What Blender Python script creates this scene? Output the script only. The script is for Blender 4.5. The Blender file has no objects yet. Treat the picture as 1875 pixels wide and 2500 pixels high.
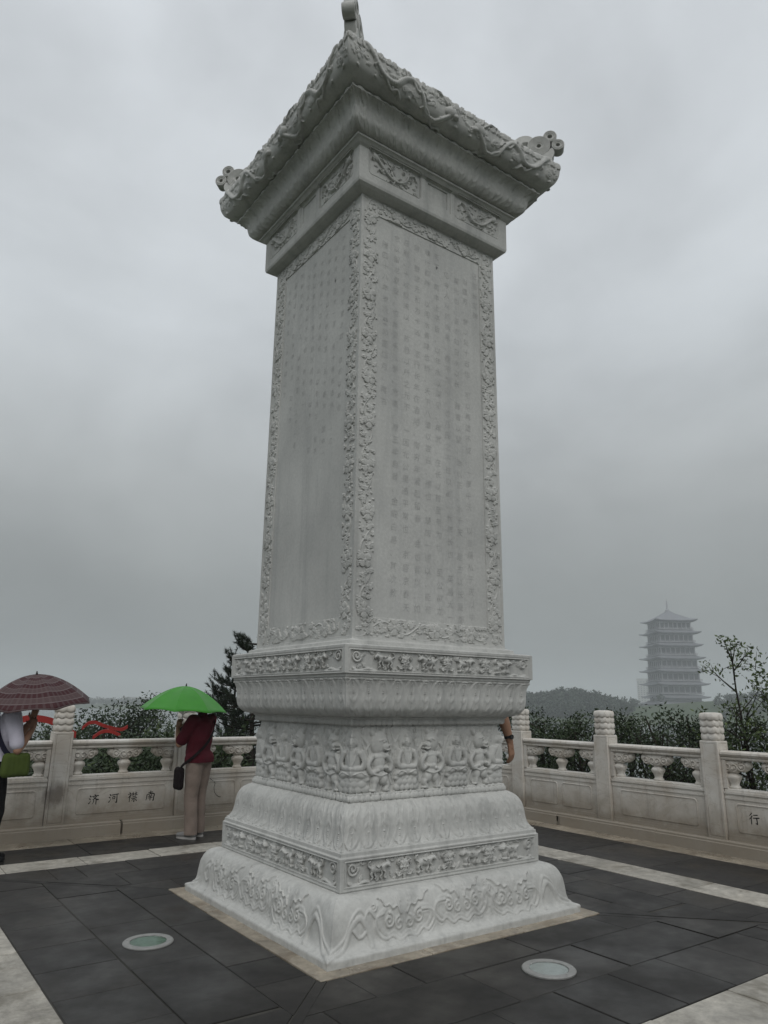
import bpy, bmesh, math, random
import numpy as np
from mathutils import Vector, Matrix
PI = math.pi
scene = bpy.context.scene
COL = scene.collection
random.seed(7)
rng = np.random.default_rng(7)

# ------------------------------------------------------------------ camera
CAM = np.array([-3.8117, -5.3833, 1.6]); YAW, PITCH, ROLL, FPX = 0.62302, 0.2584, 0.011907, 1754.9
_fw = np.array([math.sin(YAW)*math.cos(PITCH), math.cos(YAW)*math.cos(PITCH), math.sin(PITCH)])
_r = np.array([math.cos(YAW), -math.sin(YAW), 0.0]); _u = np.cross(_r, _fw)
_r2 = math.cos(ROLL)*_r + math.sin(ROLL)*_u; _u2 = -math.sin(ROLL)*_r + math.cos(ROLL)*_u
cd = bpy.data.cameras.new('camera'); cam = bpy.data.objects.new('camera', cd); COL.objects.link(cam)
cam.matrix_world = Matrix(((_r2[0], _u2[0], -_fw[0], CAM[0]), (_r2[1], _u2[1], -_fw[1], CAM[1]),
                           (_r2[2], _u2[2], -_fw[2], CAM[2]), (0, 0, 0, 1)))
cd.sensor_fit = 'VERTICAL'; cd.sensor_height = 24.0; cd.lens = FPX/2500*24.0
cd.clip_start = 0.05; cd.clip_end = 9000
scene.camera = cam

# ------------------------------------------------------------------ world, sun, exposure
SUN_EL, SUN_AZ = math.radians(48), math.radians(205)      # azimuth measured from +y towards +x
world = bpy.data.worlds.new('World'); scene.world = world; world.use_nodes = True
nt = world.node_tree; nt.nodes.clear()
def N(t, kind, **kw):
    n = t.nodes.new(kind)
    for k, v in kw.items():
        if k in n.inputs: n.inputs[k].default_value = v
        else: setattr(n, k, v)
    return n
def ramp(t, stops, fac):
    r = t.nodes.new('ShaderNodeValToRGB'); el = r.color_ramp.elements
    while len(el) < len(stops): el.new(0.5)
    for e, (p, c) in zip(el, stops):
        e.position = p; e.color = (c, c, c, 1) if isinstance(c, (int, float)) else (*c, 1)
    t.links.new(fac, r.inputs[0]); return r
sky = N(nt, 'ShaderNodeTexSky', sky_type='NISHITA'); sky.sun_disc = False
sky.sun_elevation = SUN_EL; sky.sun_rotation = SUN_AZ; sky.dust_density = 4.0
bg1 = N(nt, 'ShaderNodeBackground', Strength=0.05); nt.links.new(sky.outputs[0], bg1.inputs[0])
tc = N(nt, 'ShaderNodeTexCoord'); sep = N(nt, 'ShaderNodeSeparateXYZ'); nt.links.new(tc.outputs['Generated'], sep.inputs[0])
grad = ramp(nt, [(0.0, (.160, .172, .170)), (0.07, (.215, .230, .226)), (0.14, (.285, .303, .298)), (0.28, (.46, .485, .49)), (0.47, (.64, .68, .71)), (0.85, (.75, .79, .83))], sep.outputs[2])
mp = N(nt, 'ShaderNodeMapping'); mp.inputs['Scale'].default_value = (1.0, 1.0, 1.5); nt.links.new(tc.outputs['Generated'], mp.inputs[0])
n1 = N(nt, 'ShaderNodeTexNoise', Scale=2.3, Detail=6.0, Roughness=0.5, Distortion=0.25); nt.links.new(mp.outputs[0], n1.inputs['Vector'])
cl = ramp(nt, [(0.30, .79), (0.50, 1.0), (0.70, 1.17)], n1.outputs[0])
mul = N(nt, 'ShaderNodeMixRGB', blend_type='MULTIPLY'); mul.inputs[0].default_value = 1.0
nt.links.new(grad.outputs[0], mul.inputs[1]); nt.links.new(cl.outputs[0], mul.inputs[2])
SKYS = 1.0
bg2 = N(nt, 'ShaderNodeBackground', Strength=SKYS); nt.links.new(mul.outputs[0], bg2.inputs[0])
mixw = N(nt, 'ShaderNodeMixShader'); mixw.inputs[0].default_value = 0.93
nt.links.new(bg1.outputs[0], mixw.inputs[1]); nt.links.new(bg2.outputs[0], mixw.inputs[2])
wo = N(nt, 'ShaderNodeOutputWorld'); nt.links.new(mixw.outputs[0], wo.inputs[0])
sl = bpy.data.lights.new('sun', 'SUN'); sl.energy = 1.1; sl.angle = math.radians(50); sl.color = (1, .975, .94)
sun = bpy.data.objects.new('sun', sl); COL.objects.link(sun)
sd = Vector((math.sin(SUN_AZ)*math.cos(SUN_EL), math.cos(SUN_AZ)*math.cos(SUN_EL), math.sin(SUN_EL)))
sun.rotation_euler = sd.to_track_quat('Z', 'Y').to_euler(); sun.location = (0, 0, 30)
vs = scene.view_settings; vs.view_transform = 'Standard'; vs.look = 'None'; vs.exposure = 0.0; vs.gamma = 1.0; vs.use_curve_mapping = False
scene.cycles.use_denoising = True
scene.cycles.volume_bounces = 1
scene.cycles.max_bounces = 6

# ------------------------------------------------------------------ materials
def new_mat(name, rough=0.7, spec=0.3):
    m = bpy.data.materials.new(name); m.use_nodes = True
    t = m.node_tree; b = t.nodes['Principled BSDF']
    b.inputs['Roughness'].default_value = rough; b.inputs['Specular IOR Level'].default_value = spec
    return m, t, b
def noise(t, scale, vec=None, detail=4, rough=0.55, sxyz=None, dist=0.0, obj=False):
    n = N(t, 'ShaderNodeTexNoise', Scale=scale, Detail=detail, Roughness=rough, Distortion=dist)
    if obj:
        src = N(t, 'ShaderNodeTexCoord').outputs['Object']
    else:
        src = N(t, 'ShaderNodeNewGeometry').outputs['Position']
    if sxyz:
        mpn = N(t, 'ShaderNodeMapping'); mpn.inputs['Scale'].default_value = sxyz; t.links.new(src, mpn.inputs[0]); src = mpn.outputs[0]
    t.links.new(src, n.inputs['Vector']); return n
def mixc(t, fac, a, b, mode='MIX'):
    m = N(t, 'ShaderNodeMixRGB', blend_type=mode)
    for i, v in enumerate((fac, a, b)):
        if hasattr(v, 'links'): t.links.new(v, m.inputs[i])
        elif isinstance(v, (int, float)): m.inputs[i].default_value = v if i == 0 else (v, v, v, 1)
        else: m.inputs[i].default_value = (*v, 1)
    return m.outputs[0]
def bump(t, b, h, strength=0.3, dist=0.01):
    n = N(t, 'ShaderNodeBump', Strength=strength, Distance=dist); t.links.new(h, n.inputs['Height']); t.links.new(n.outputs[0], b.inputs['Normal'])
def plain(name, col, rough=0.7, spec=0.3, var=0.15, scale=8, metal=0, bmp=0):
    m, t, b = new_mat(name, rough, spec)
    n = noise(t, scale)
    r = ramp(t, [(0.25, 1-var), (0.75, 1+var)], n.outputs[0])
    t.links.new(mixc(t, 1.0, col, r.outputs[0], 'MULTIPLY'), b.inputs['Base Color'])
    b.inputs['Metallic'].default_value = metal
    if bmp: bump(t, b, n.outputs[0], bmp, 0.01)
    return m

def stone_mat(name, base, dark, stain=0.5, warm=None, mottle=.0):
    m, t, b = new_mat(name, 0.62, 0.35)
    big = noise(t, 1.1, detail=5, rough=0.6)
    c = mixc(t, ramp(t, [(0.35, 0.0), (0.7, 1.0)], big.outputs[0]).outputs[0], base, tuple(x*.80 for x in base))
    if mottle: c = mixc(t, ramp(t, [(.42, 0), (.62, mottle)], noise(t, 2.1, detail=6, rough=.6, sxyz=(1.3, 1.3, .8), dist=.6).outputs[0]).outputs[0], c, dark)
    streak = noise(t, 1.0, detail=6, rough=0.62, sxyz=(7, 7, .55), dist=.3)
    c = mixc(t, ramp(t, [(0.5, 0.0), (0.72, stain)], streak.outputs[0]).outputs[0], c, dark)
    fine = noise(t, 38, detail=5, rough=0.7)
    c = mixc(t, 1.0, c, ramp(t, [(0.25, .86), (0.75, 1.1)], fine.outputs[0]).outputs[0], 'MULTIPLY')
    if warm:
        wn = noise(t, 2.3, detail=6, rough=.65, sxyz=(1, 1, 1.6), dist=.8)
        c = mixc(t, ramp(t, [(0.50, 0.0), (0.70, .75)], wn.outputs[0]).outputs[0], c, warm)
    t.links.new(c, b.inputs['Base Color'])
    bump(t, b, fine.outputs[0], 0.18, 0.004)
    return m
MARBLE = stone_mat('carved_grey_marble', (.535, .535, .51), (.27, .275, .265), .6)
MARBLE_P = stone_mat('smooth_panel_marble', (.545, .545, .52), (.30, .305, .30), .38, mottle=.20)

def rail_mat():
    m, t, b = new_mat('balustrade_marble', 0.55, 0.4)
    big = noise(t, 2.0, detail=6, rough=0.65, dist=.6)
    c = mixc(t, ramp(t, [(0.40, 0.0), (0.68, 1.0)], big.outputs[0]).outputs[0], (.66, .635, .59), (.51, .46, .395))
    v = noise(t, 1.6, detail=8, rough=.6, dist=1.6, sxyz=(1, 1, 2.2))
    c = mixc(t, ramp(t, [(0.485, 0.0), (0.50, .28), (0.515, 0.0)], v.outputs[0]).outputs[0], c, (.22, .17, .12))
    g = N(t, 'ShaderNodeNewGeometry'); s = N(t, 'ShaderNodeSeparateXYZ'); t.links.new(g.outputs['Position'], s.inputs[0])
    w = noise(t, 5.0, detail=5, rough=.6)
    ad = N(t, 'ShaderNodeMath', operation='MULTIPLY_ADD'); t.links.new(w.outputs[0], ad.inputs[0]); ad.inputs[1].default_value = -.42; t.links.new(s.outputs[2], ad.inputs[2])
    c = mixc(t, ramp(t, [(0.0, .85), (.10, .55), (.34, .0)], ad.outputs[0]).outputs[0], c, (.235, .20, .155))   # mud splash stain low on the stone
    st = noise(t, 1.0, detail=5, rough=.6, sxyz=(14, 14, .9))
    c = mixc(t, ramp(t, [(0.56, 0.0), (0.75, .5)], st.outputs[0]).outputs[0], c, (.25, .22, .19))
    vd = N(t, 'ShaderNodeVectorMath', operation='DISTANCE'); mpv = N(t, 'ShaderNodeMapping'); mpv.inputs['Scale'].default_value = (1, 1, .75); t.links.new(g.outputs['Position'], mpv.inputs[0]); t.links.new(mpv.outputs[0], vd.inputs[0]); vd.inputs[1].default_value = (-1.63, 4.28, .365)
    sn = noise(t, 9, detail=5, rough=.65, sxyz=(1, 1, .5)); sa = N(t, 'ShaderNodeMath', operation='MULTIPLY_ADD'); t.links.new(sn.outputs[0], sa.inputs[0]); sa.inputs[1].default_value = .22; t.links.new(vd.outputs['Value'], sa.inputs[2])
    c = mixc(t, ramp(t, [(.17, .7), (.25, 0)], sa.outputs[0]).outputs[0], c, (.10, .078, .06))      # brown smear on one post
    t.links.new(c, b.inputs['Base Color'])
    f = noise(t, 30, detail=4); bump(t, b, f.outputs[0], .15, .004)
    return m
RAIL = rail_mat()

def tile_mat(name, base, var, rough, stainc=None, stain=0.0, speck=.12):
    m, t, b = new_mat(name, rough, 0.35)
    oi = N(t, 'ShaderNodeObjectInfo')
    c = mixc(t, 1.0, base, ramp(t, [(0, 1-var), (1, 1+var)], oi.outputs['Random']).outputs[0], 'MULTIPLY')
    f = noise(t, 60, detail=5, rough=.75); g = noise(t, 2.2, detail=5, rough=.6, dist=.5)
    c = mixc(t, 1.0, c, ramp(t, [(.3, 1-speck), (.7, 1+speck)], f.outputs[0]).outputs[0], 'MULTIPLY')
    c = mixc(t, 1.0, c, ramp(t, [(.3, .70), (.7, 1.35)], g.outputs[0]).outputs[0], 'MULTIPLY')
    c = mixc(t, 1.0, c, ramp(t, [(.35, .80), (.65, 1.25)], noise(t, 14, detail=6, rough=.7).outputs[0]).outputs[0], 'MULTIPLY')
    if stainc: c = mixc(t, ramp(t, [(.52, 0), (.66, stain)], noise(t, 3.1, detail=6, rough=.65, dist=1).outputs[0]).outputs[0], c, stainc)
    t.links.new(c, b.inputs['Base Color'])
    wr = ramp(t, [(.38, rough-.24), (.62, rough+.12)], noise(t, 1.7, detail=5).outputs[0])
    t.links.new(wr.outputs[0], b.inputs['Roughness'])
    bump(t, b, f.outputs[0], .25, .003)
    return m
PAVE = tile_mat('dark_granite', (.0215, .0198, .0178), .36, .56)
PALE = tile_mat('pale_stone_paving', (.33, .31, .27), .15, .55, (.16, .145, .115), .8)
BEIGE = tile_mat('wet_beige_border', (.27, .235, .185), .12, .42, (.15, .115, .08), .75)
GROUT = plain('joint_mortar', (.055, .052, .046), .9, .2, .45, 3)

def leaf_mat(name, c1, c2, rough=.55):
    m, t, b = new_mat(name, rough, .3)
    oi = N(t, 'ShaderNodeObjectInfo'); n = noise(t, 3.0, detail=3, obj=True); f = noise(t, 40, detail=2, obj=True)
    ad = N(t, 'ShaderNodeMath', operation='MULTIPLY_ADD'); t.links.new(oi.outputs['Random'], ad.inputs[0]); ad.inputs[1].default_value = .35; t.links.new(n.outputs[0], ad.inputs[2])
    c = mixc(t, ramp(t, [(.35, 0), (.95, 1)], ad.outputs[0]).outputs[0], c1, c2)
    c = mixc(t, 1.0, c, ramp(t, [(.3, .5), (.7, 1.65)], f.outputs[0]).outputs[0], 'MULTIPLY')
    t.links.new(c, b.inputs['Base Color'])
    b.inputs['Subsurface Weight'].default_value = 0.0
    return m
LEAF = leaf_mat('broad_leaf', (.017, .031, .013), (.040, .060, .022))
LEAFY = leaf_mat('light_leaf', (.035, .060, .018), (.080, .110, .030))
PINE = leaf_mat('pine_needle', (.009, .017, .009), (.018, .029, .014))
BARK = plain('bark', (.030, .025, .020), .9, .2, .35, 20, bmp=.5)

# ------------------------------------------------------------------ helpers
def link(o, parent=None):
    COL.objects.link(o)
    if parent is not None: o.parent = parent
    return o
def obj(name, me, parent=None, loc=(0, 0, 0), rz=0.0):
    o = bpy.data.objects.new(name, me); o.location = loc
    if rz: o.rotation_euler = (0, 0, rz)
    return link(o, parent)
def tag(o, label=None, cat=None, group=None, kind=None):
    if label: o['label'] = label
    if cat: o['category'] = cat
    if group: o['group'] = group
    if kind: o['kind'] = kind
    return o
def thing(name, label, cat, loc=(0, 0, 0), rz=0.0, group=None):
    o = obj(name, None, None, loc, rz); o.empty_display_size = .1
    return tag(o, label, cat, group)
def dup(root, loc=None, rz=None, label=None, scale=None):
    r = root.copy(); COL.objects.link(r)
    if loc is not None: r.location = loc
    if rz is not None: r.rotation_euler = (0, 0, rz)
    if scale: r.scale = scale
    if label: r['label'] = label
    for ch in list(root.children):
        c = ch.copy(); COL.objects.link(c); c.parent = r
        for g in ch.children:
            d = g.copy(); COL.objects.link(d); d.parent = c
    return r
def mesh(name, verts, faces, mat=None, smooth=False, sharp=None):
    me = bpy.data.meshes.new(name); me.from_pydata([tuple(v) for v in verts], [], faces)
    if mat: me.materials.append(mat)
    if smooth:
        me.polygons.foreach_set('use_smooth', np.ones(len(me.polygons), bool))
        if sharp: me.set_sharp_from_angle(angle=math.radians(sharp))
    me.update(); return me
def np_mesh(name, V, F, mat=None, smooth=False, sharp=None):
    """V (n,3) floats, F (m,k) ints, k constant."""
    V = np.asarray(V, np.float32); F = np.asarray(F, np.int32); k = F.shape[1]
    me = bpy.data.meshes.new(name)
    me.vertices.add(len(V)); me.vertices.foreach_set('co', V.ravel())
    me.loops.add(F.size); me.loops.foreach_set('vertex_index', F.ravel())
    me.polygons.add(len(F)); me.polygons.foreach_set('loop_start', np.arange(0, F.size, k, dtype=np.int32))
    if smooth: me.polygons.foreach_set('use_smooth', np.ones(len(F), bool))
    me.update(calc_edges=True); me.validate()
    if smooth and sharp: me.set_sharp_from_angle(angle=math.radians(sharp))
    if mat: me.materials.append(mat)
    return me
def grid_faces(nr, nc, flip=False):
    i = np.arange(nr*nc).reshape(nr, nc)
    f = np.stack([i[:-1, :-1], i[:-1, 1:], i[1:, 1:], i[1:, :-1]], -1).reshape(-1, 4)
    return f[:, ::-1] if flip else f
class MB:
    """collects simple solids into one mesh"""
    def __init__(s): s.v = []; s.f = []
    def add(s, V, F):
        o = len(s.v); s.v += [tuple(p) for p in V]; s.f += [tuple(i+o for i in f) for f in F]; return s
    def box(s, x0, x1, y0, y1, z0, z1):
        return s.add([(x0, y0, z0), (x1, y0, z0), (x1, y1, z0), (x0, y1, z0), (x0, y0, z1), (x1, y0, z1), (x1, y1, z1), (x0, y1, z1)],
                     [(3, 2, 1, 0), (4, 5, 6, 7), (0, 1, 5, 4), (1, 2, 6, 5), (2, 3, 7, 6), (3, 0, 4, 7)])
    def bbox(s, x0, x1, y0, y1, z0, z1, b=.008):
        """box with chamfered vertical and top edges"""
        xs = [(x0+b, y0), (x1-b, y0), (x1, y0+b), (x1, y1-b), (x1-b, y1), (x0+b, y1), (x0, y1-b), (x0, y0+b)]
        V = [(x, y, z0) for x, y in xs]+[(x, y, z1-b) for x, y in xs]
        cx, cy = (x0+x1)/2, (y0+y1)/2
        V += [(x+(b if x < cx else -b)*.9, y+(b if y < cy else -b)*.9, z1) for x, y in xs]
        F = [tuple(range(7, -1, -1)), tuple(range(16, 24))]
        for k in range(8):
            j = (k+1) % 8; F += [(k, j, 8+j, 8+k), (8+k, 8+j, 16+j, 16+k)]
        return s.add(V, F)
    def tube(s, pts, rad, n=8, cap=True):
        pts = [Vector(p) for p in pts]; m = len(pts)
        if not hasattr(rad, '__len__'): rad = [rad]*m
        V = []; up = Vector((0, 0, 1)); prev = None
        for i, p in enumerate(pts):
            d = (pts[min(i+1, m-1)]-pts[max(i-1, 0)]).normalized()
            a = d.cross(up) if prev is None else prev-d*prev.dot(d)
            if a.length < 1e-4: a = d.cross(Vector((1, 0, 0)))
            a.normalize(); b = d.cross(a); prev = a
            for k in range(n):
                t = 2*PI*k/n; V.append(p+(a*math.cos(t)+b*math.sin(t))*rad[i])
        F = [(i*n+k, i*n+(k+1) % n, (i+1)*n+(k+1) % n, (i+1)*n+k) for i in range(m-1) for k in range(n)]
        if cap: F += [tuple(range(n-1, -1, -1)), tuple((m-1)*n+k for k in range(n))]
        return s.add(V, F)
    def lathe(s, prof, n=20, c=(0, 0, 0), sx=1, sy=1):
        V = []
        for r, z in prof:
            for k in range(n): V.append((c[0]+sx*r*math.cos(2*PI*k/n), c[1]+sy*r*math.sin(2*PI*k/n), c[2]+z))
        m = len(prof)
        F = [(i*n+k, i*n+(k+1) % n, (i+1)*n+(k+1) % n, (i+1)*n+k) for i in range(m-1) for k in range(n)]
        F += [tuple(range(n-1, -1, -1)), tuple((m-1)*n+k for k in range(n))]
        return s.add(V, F)
    def ball(s, c, r, n=12, m=8):
        rx, ry, rz = r if hasattr(r, '__len__') else (r, r, r)
        V = [(c[0], c[1], c[2]-rz)]
        for i in range(1, m):
            t = PI*i/m-PI/2
            for k in range(n):
                a = 2*PI*k/n; V.append((c[0]+rx*math.cos(t)*math.cos(a), c[1]+ry*math.cos(t)*math.sin(a), c[2]+rz*math.sin(t)))
        V.append((c[0], c[1], c[2]+rz)); L = len(V)-1
        F = [(0, 1+(k+1) % n, 1+k) for k in range(n)]
        F += [(1+i*n+k, 1+i*n+(k+1) % n, 1+(i+1)*n+(k+1) % n, 1+(i+1)*n+k) for i in range(m-2) for k in range(n)]
        F += [(L, 1+(m-2)*n+k, 1+(m-2)*n+(k+1) % n) for k in range(n)]
        return s.add(V, F)
    def mesh(s, name, mat, smooth=False, sharp=35): return mesh(name, s.v, s.f, mat, smooth, sharp if smooth else None)
    def build(s, name, mat, parent=None, loc=(0, 0, 0), rz=0, smooth=False, sharp=35): return obj(name, s.mesh(name, mat, smooth, sharp), parent, loc, rz)

def curve(pts, n=8):
    """Catmull-Rom through 2-D/3-D points"""
    P = [np.array(p, float) for p in pts]; out = []
    P = [2*P[0]-P[1]]+P+[2*P[-1]-P[-2]]
    for i in range(1, len(P)-2):
        a, b, c, d = P[i-1:i+3]
        for k in range(n):
            t = k/n; out.append(.5*((2*b)+(c-a)*t+(2*a-5*b+4*c-d)*t*t+(3*b-a-3*c+d)*t**3))
    out.append(P[-2]); return np.array(out)

class Relief:
    """height map on a regular grid, carved with rounded stamps"""
    def __init__(s, x0, x1, y0, y1, nx, ny):
        s.x = np.linspace(x0, x1, nx); s.y = np.linspace(y0, y1, ny); s.H = np.zeros((ny, nx)); s.dx = (x1-x0)/(nx-1); s.dy = (y1-y0)/(ny-1)
    def win(s, xa, xb, ya, yb):
        i0 = max(0, int((xa-s.x[0])/s.dx)); i1 = min(len(s.x), int((xb-s.x[0])/s.dx)+2)
        j0 = max(0, int((ya-s.y[0])/s.dy)); j1 = min(len(s.y), int((yb-s.y[0])/s.dy)+2)
        if i1 <= i0 or j1 <= j0: return None
        X, Y = np.meshgrid(s.x[i0:i1], s.y[j0:j1]); return (slice(j0, j1), slice(i0, i1)), X, Y
    def put(s, sl, val, mask, sub=False):
        h = s.H[sl]
        s.H[sl] = np.where(mask, (h-val if sub else np.maximum(h, val)), h)
    def stroke(s, pts, r, h, base=0.0, sub=False, taper=0.0):
        pts = np.asarray(pts, float); n = len(pts)-1
        for k in range(n):
            a, b = pts[k], pts[k+1]; rr = r*(1-taper*k/max(1, n-1))
            w = s.win(min(a[0], b[0])-rr, max(a[0], b[0])+rr, min(a[1], b[1])-rr, max(a[1], b[1])+rr)
            if w is None: continue
            sl, X, Y = w; d = b-a; L = d@d+1e-12
            t = np.clip(((X-a[0])*d[0]+(Y-a[1])*d[1])/L, 0, 1)
            q = ((X-a[0]-t*d[0])**2+(Y-a[1]-t*d[1])**2)/rr**2
            if sub: s.put(sl, 0, q < 1); s.H[sl] = np.where(q < 1, np.minimum(s.H[sl], -h*np.sqrt(np.clip(1-q, 0, 1))), s.H[sl])
            else: s.put(sl, base+h*np.sqrt(np.clip(1-q, 0, 1)), q < 1)
    def dome(s, cx, cy, rx, ry, h, ang=0.0, base=0.0, p=.5):
        R = max(rx, ry); w = s.win(cx-R, cx+R, cy-R, cy+R)
        if w is None: return
        sl, X, Y = w; c, sn = math.cos(ang), math.sin(ang)
        u = ((X-cx)*c+(Y-cy)*sn)/rx; v = (-(X-cx)*sn+(Y-cy)*c)/ry; q = u*u+v*v
        s.put(sl, base+h*np.clip(1-q, 0, 1)**p, q < 1)
    def leaf(s, cx, cy, ang, L, W, h):
        w = s.win(cx-L, cx+L, cy-L, cy+L)
        if w is None: return
        sl, X, Y = w; c, sn = math.cos(ang), math.sin(ang)
        u = ((X-cx)*c+(Y-cy)*sn)/L; v = (-(X-cx)*sn+(Y-cy)*c)
        uu = np.clip(u, 0.001, .999)
        wd = W*np.sin(PI*uu**.75)*(1+.28*np.sin(uu*19))+1e-6
        q = np.abs(v)/wd; m = (u > 0) & (u < 1) & (q < 1)
        s.put(sl, h*(.45+.55*np.sqrt(np.clip(1-q*q, 0, 1)))*(1-.4*uu)-.35*h*np.exp(-(v/(.12*W))**2), m)
    def flower(s, cx, cy, R, h, n=5, ph=0.0):
        w = s.win(cx-R, cx+R, cy-R, cy+R)
        if w is None: return
        sl, X, Y = w; r = np.hypot(X-cx, Y-cy)/R; th = np.arctan2(Y-cy, X-cx)+ph
        pet = np.abs(np.cos(n*th/2)); edge = .66+.34*pet**.6
        q = r/edge
        val = h*(.5+.5*np.sqrt(np.clip(1-(q*2-1.1)**2/1.3, 0, 1)))-.5*h*np.exp(-(pet/.22)**2)*(r > .25)-.12*h*np.cos(th*26)*(r > .3)
        val = np.where(r < .24, h*(.7+.5*np.sqrt(np.clip(1-(r/.24)**2, 0, 1))), val)
        s.put(sl, np.maximum(val, .1*h), q < 1)
    def spiral(s, cx, cy, R, turns, a0, r, h, sgn=1, base=0.0):
        k = np.linspace(0, 1, int(18*turns)); rad = R*(1-.82*k); th = a0+sgn*2*PI*turns*k
        s.stroke(np.stack([cx+rad*np.cos(th), cy+rad*np.sin(th)], -1), r, h, base)

def resample(prof, step):
    P = np.asarray(prof, float); d = np.hypot(*np.diff(P, axis=0).T); s = np.concatenate([[0], np.cumsum(d)])
    n = max(3, int(round(s[-1]/step))+1); t = np.linspace(0, s[-1], n)
    return np.stack([np.interp(t, s, P[:, 0]), np.interp(t, s, P[:, 1])], -1), s[-1]

MON = thing('stone_monument', 'tall carved grey marble stele with roofed cap on stepped lotus base', 'monument')
def moulding(name, prof, carve=None, step=.006, nx=None, ztop=None, mat=None, sharp=50, zofs=None):
    """one side of a square moulding, mitred at the corners; four copies share the mesh"""
    P, L = resample(prof, step); ns = len(P); wr = P[:, 0].max()
    nx = nx or int(2*wr/step)+1
    R = Relief(-wr, wr, 0, L, nx, ns)
    if carve: carve(R, L)
    tg = np.gradient(P, axis=0); tg /= np.linalg.norm(tg, axis=1)[:, None]+1e-9
    nw, nz = tg[:, 1][:, None], -tg[:, 0][:, None]
    tt = np.linspace(-1, 1, nx)[None, :]
    H = .5*(R.H+R.H[:, ::-1])*(np.abs(tt) > .985)+R.H*(np.abs(tt) <= .985)
    W = P[:, 0][:, None]+H*nw; Z = P[:, 1][:, None]+H*nz
    if zofs: Z = Z+zofs(tt*wr, np.linspace(0, 1, ns)[:, None])
    V = np.stack([tt*W, -W, Z+0*tt], -1).reshape(-1, 3)
    me = np_mesh(name, V, grid_faces(ns, nx), mat or MARBLE, True, sharp)
    return [obj(name, me, MON, rz=k*PI/2) for k in range(4)]
# ------------------------------------------------------------------ the monument
# --- plinth with cloud scrolls
def cloud_curve(cx, cy, s, m):
    """one scrolling cloud motif, m = +1/-1 mirrors it"""
    f = lambda a: [(cx+m*x*s, cy+y*s) for x, y in a]
    return (curve(f([(-.62, .10), (-.52, .30), (-.36, .33), (-.22, .24), (-.20, .02), (-.10, -.20), (.08, -.24), (.22, -.16)]), 7),
            curve(f([(.22, -.16), (.40, -.24), (.56, -.14), (.60, .10), (.48, .26), (.34, .20), (.33, .06), (.42, .02)]), 7),
            curve(f([(-.20, .02), (-.02, .16), (.10, .34), (.02, .42)]), 7))
def carve_plinth(R, L):
    n = 3; sp = 2*.84/n
    for k in range(n):
        cx = -.84+sp*(k+.5); m = 1 if k % 2 else -1; cy = .205+.03*(k % 2)
        f = lambda pts: [(cx+m*x*1.22, cy+y) for x, y in pts]
        low = curve(f([(-.135, .055), (-.205, .045), (-.225, -.02), (-.175, -.075), (-.135, -.058), (-.085, -.098), (-.03, -.078), (.03, -.104), (.085, -.07), (.135, -.082), (.195, -.03), (.205, .045), (.15, .07)]), 6)
        R.stroke(low, .011, .013); R.stroke(low*np.array([.90, 1])+np.array([cx*.10, .020]), .013, .004, .003); R.stroke(low*np.array([1.04, 1])-np.array([cx*.04, .022]), .007, .005)
        for q in (-1, 1):
            R.spiral(cx+q*.135, cy+.02, .048, 1.5, PI/2, .010, .013, q); R.spiral(cx+q*.045, cy-.005, .042, 1.3, PI/2, .008, .010, -q)
            wing = curve([(cx+q*.03, cy+.055), (cx+q*.06, cy+.10), (cx+q*.10, cy+.09), (cx+q*.13, cy+.115), (cx+q*.17, cy+.11), (cx+q*.20, cy+.145), (cx+q*.245, cy+.165)], 6)
            R.stroke(wing, .010, .015, taper=.5); R.leaf(cx+q*.04, cy+.085, PI/2-q*.35, .09, .018, .012)
        up = curve(f([(.20, .04), (.255, .10), (.285, .05), (.27, -.01), (.315, -.045), (.36, .0)]), 6); R.stroke(up, .012, .013); R.spiral(cx+m*.275, cy+.115, .030, 1.3, 0, .008, .012, m)
        R.leaf(cx+m*.28, cy-.03, -PI/2+m*.4, .085, .018, .010)
    for sg in (-1, 1):                                        # larger waves running into the corners
        c = curve([(sg*1.17, .06), (sg*1.07, .12), (sg*1.02, .22), (sg*.95, .27), (sg*.88, .20), (sg*.84, .10)], 7)
        R.stroke(c, .020, .014); R.stroke(c+np.array([0, .05]), .012, .009)
    R.H *= .72
    R.H += .0015*np.sin(R.x*41)[None, :]*np.sin(R.y*53)[:, None]
plinth = [(1.177, 0), (1.177, .042), (1.172, .052), (1.150, .060)] + [tuple(p) for p in curve([(1.150, .062), (1.122, .085), (1.106, .125), (1.098, .19), (1.085, .26), (1.052, .325), (1.005, .355), (.955, .362)], 8)]
moulding('plinth_side', plinth, carve_plinth, .0062)

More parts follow.
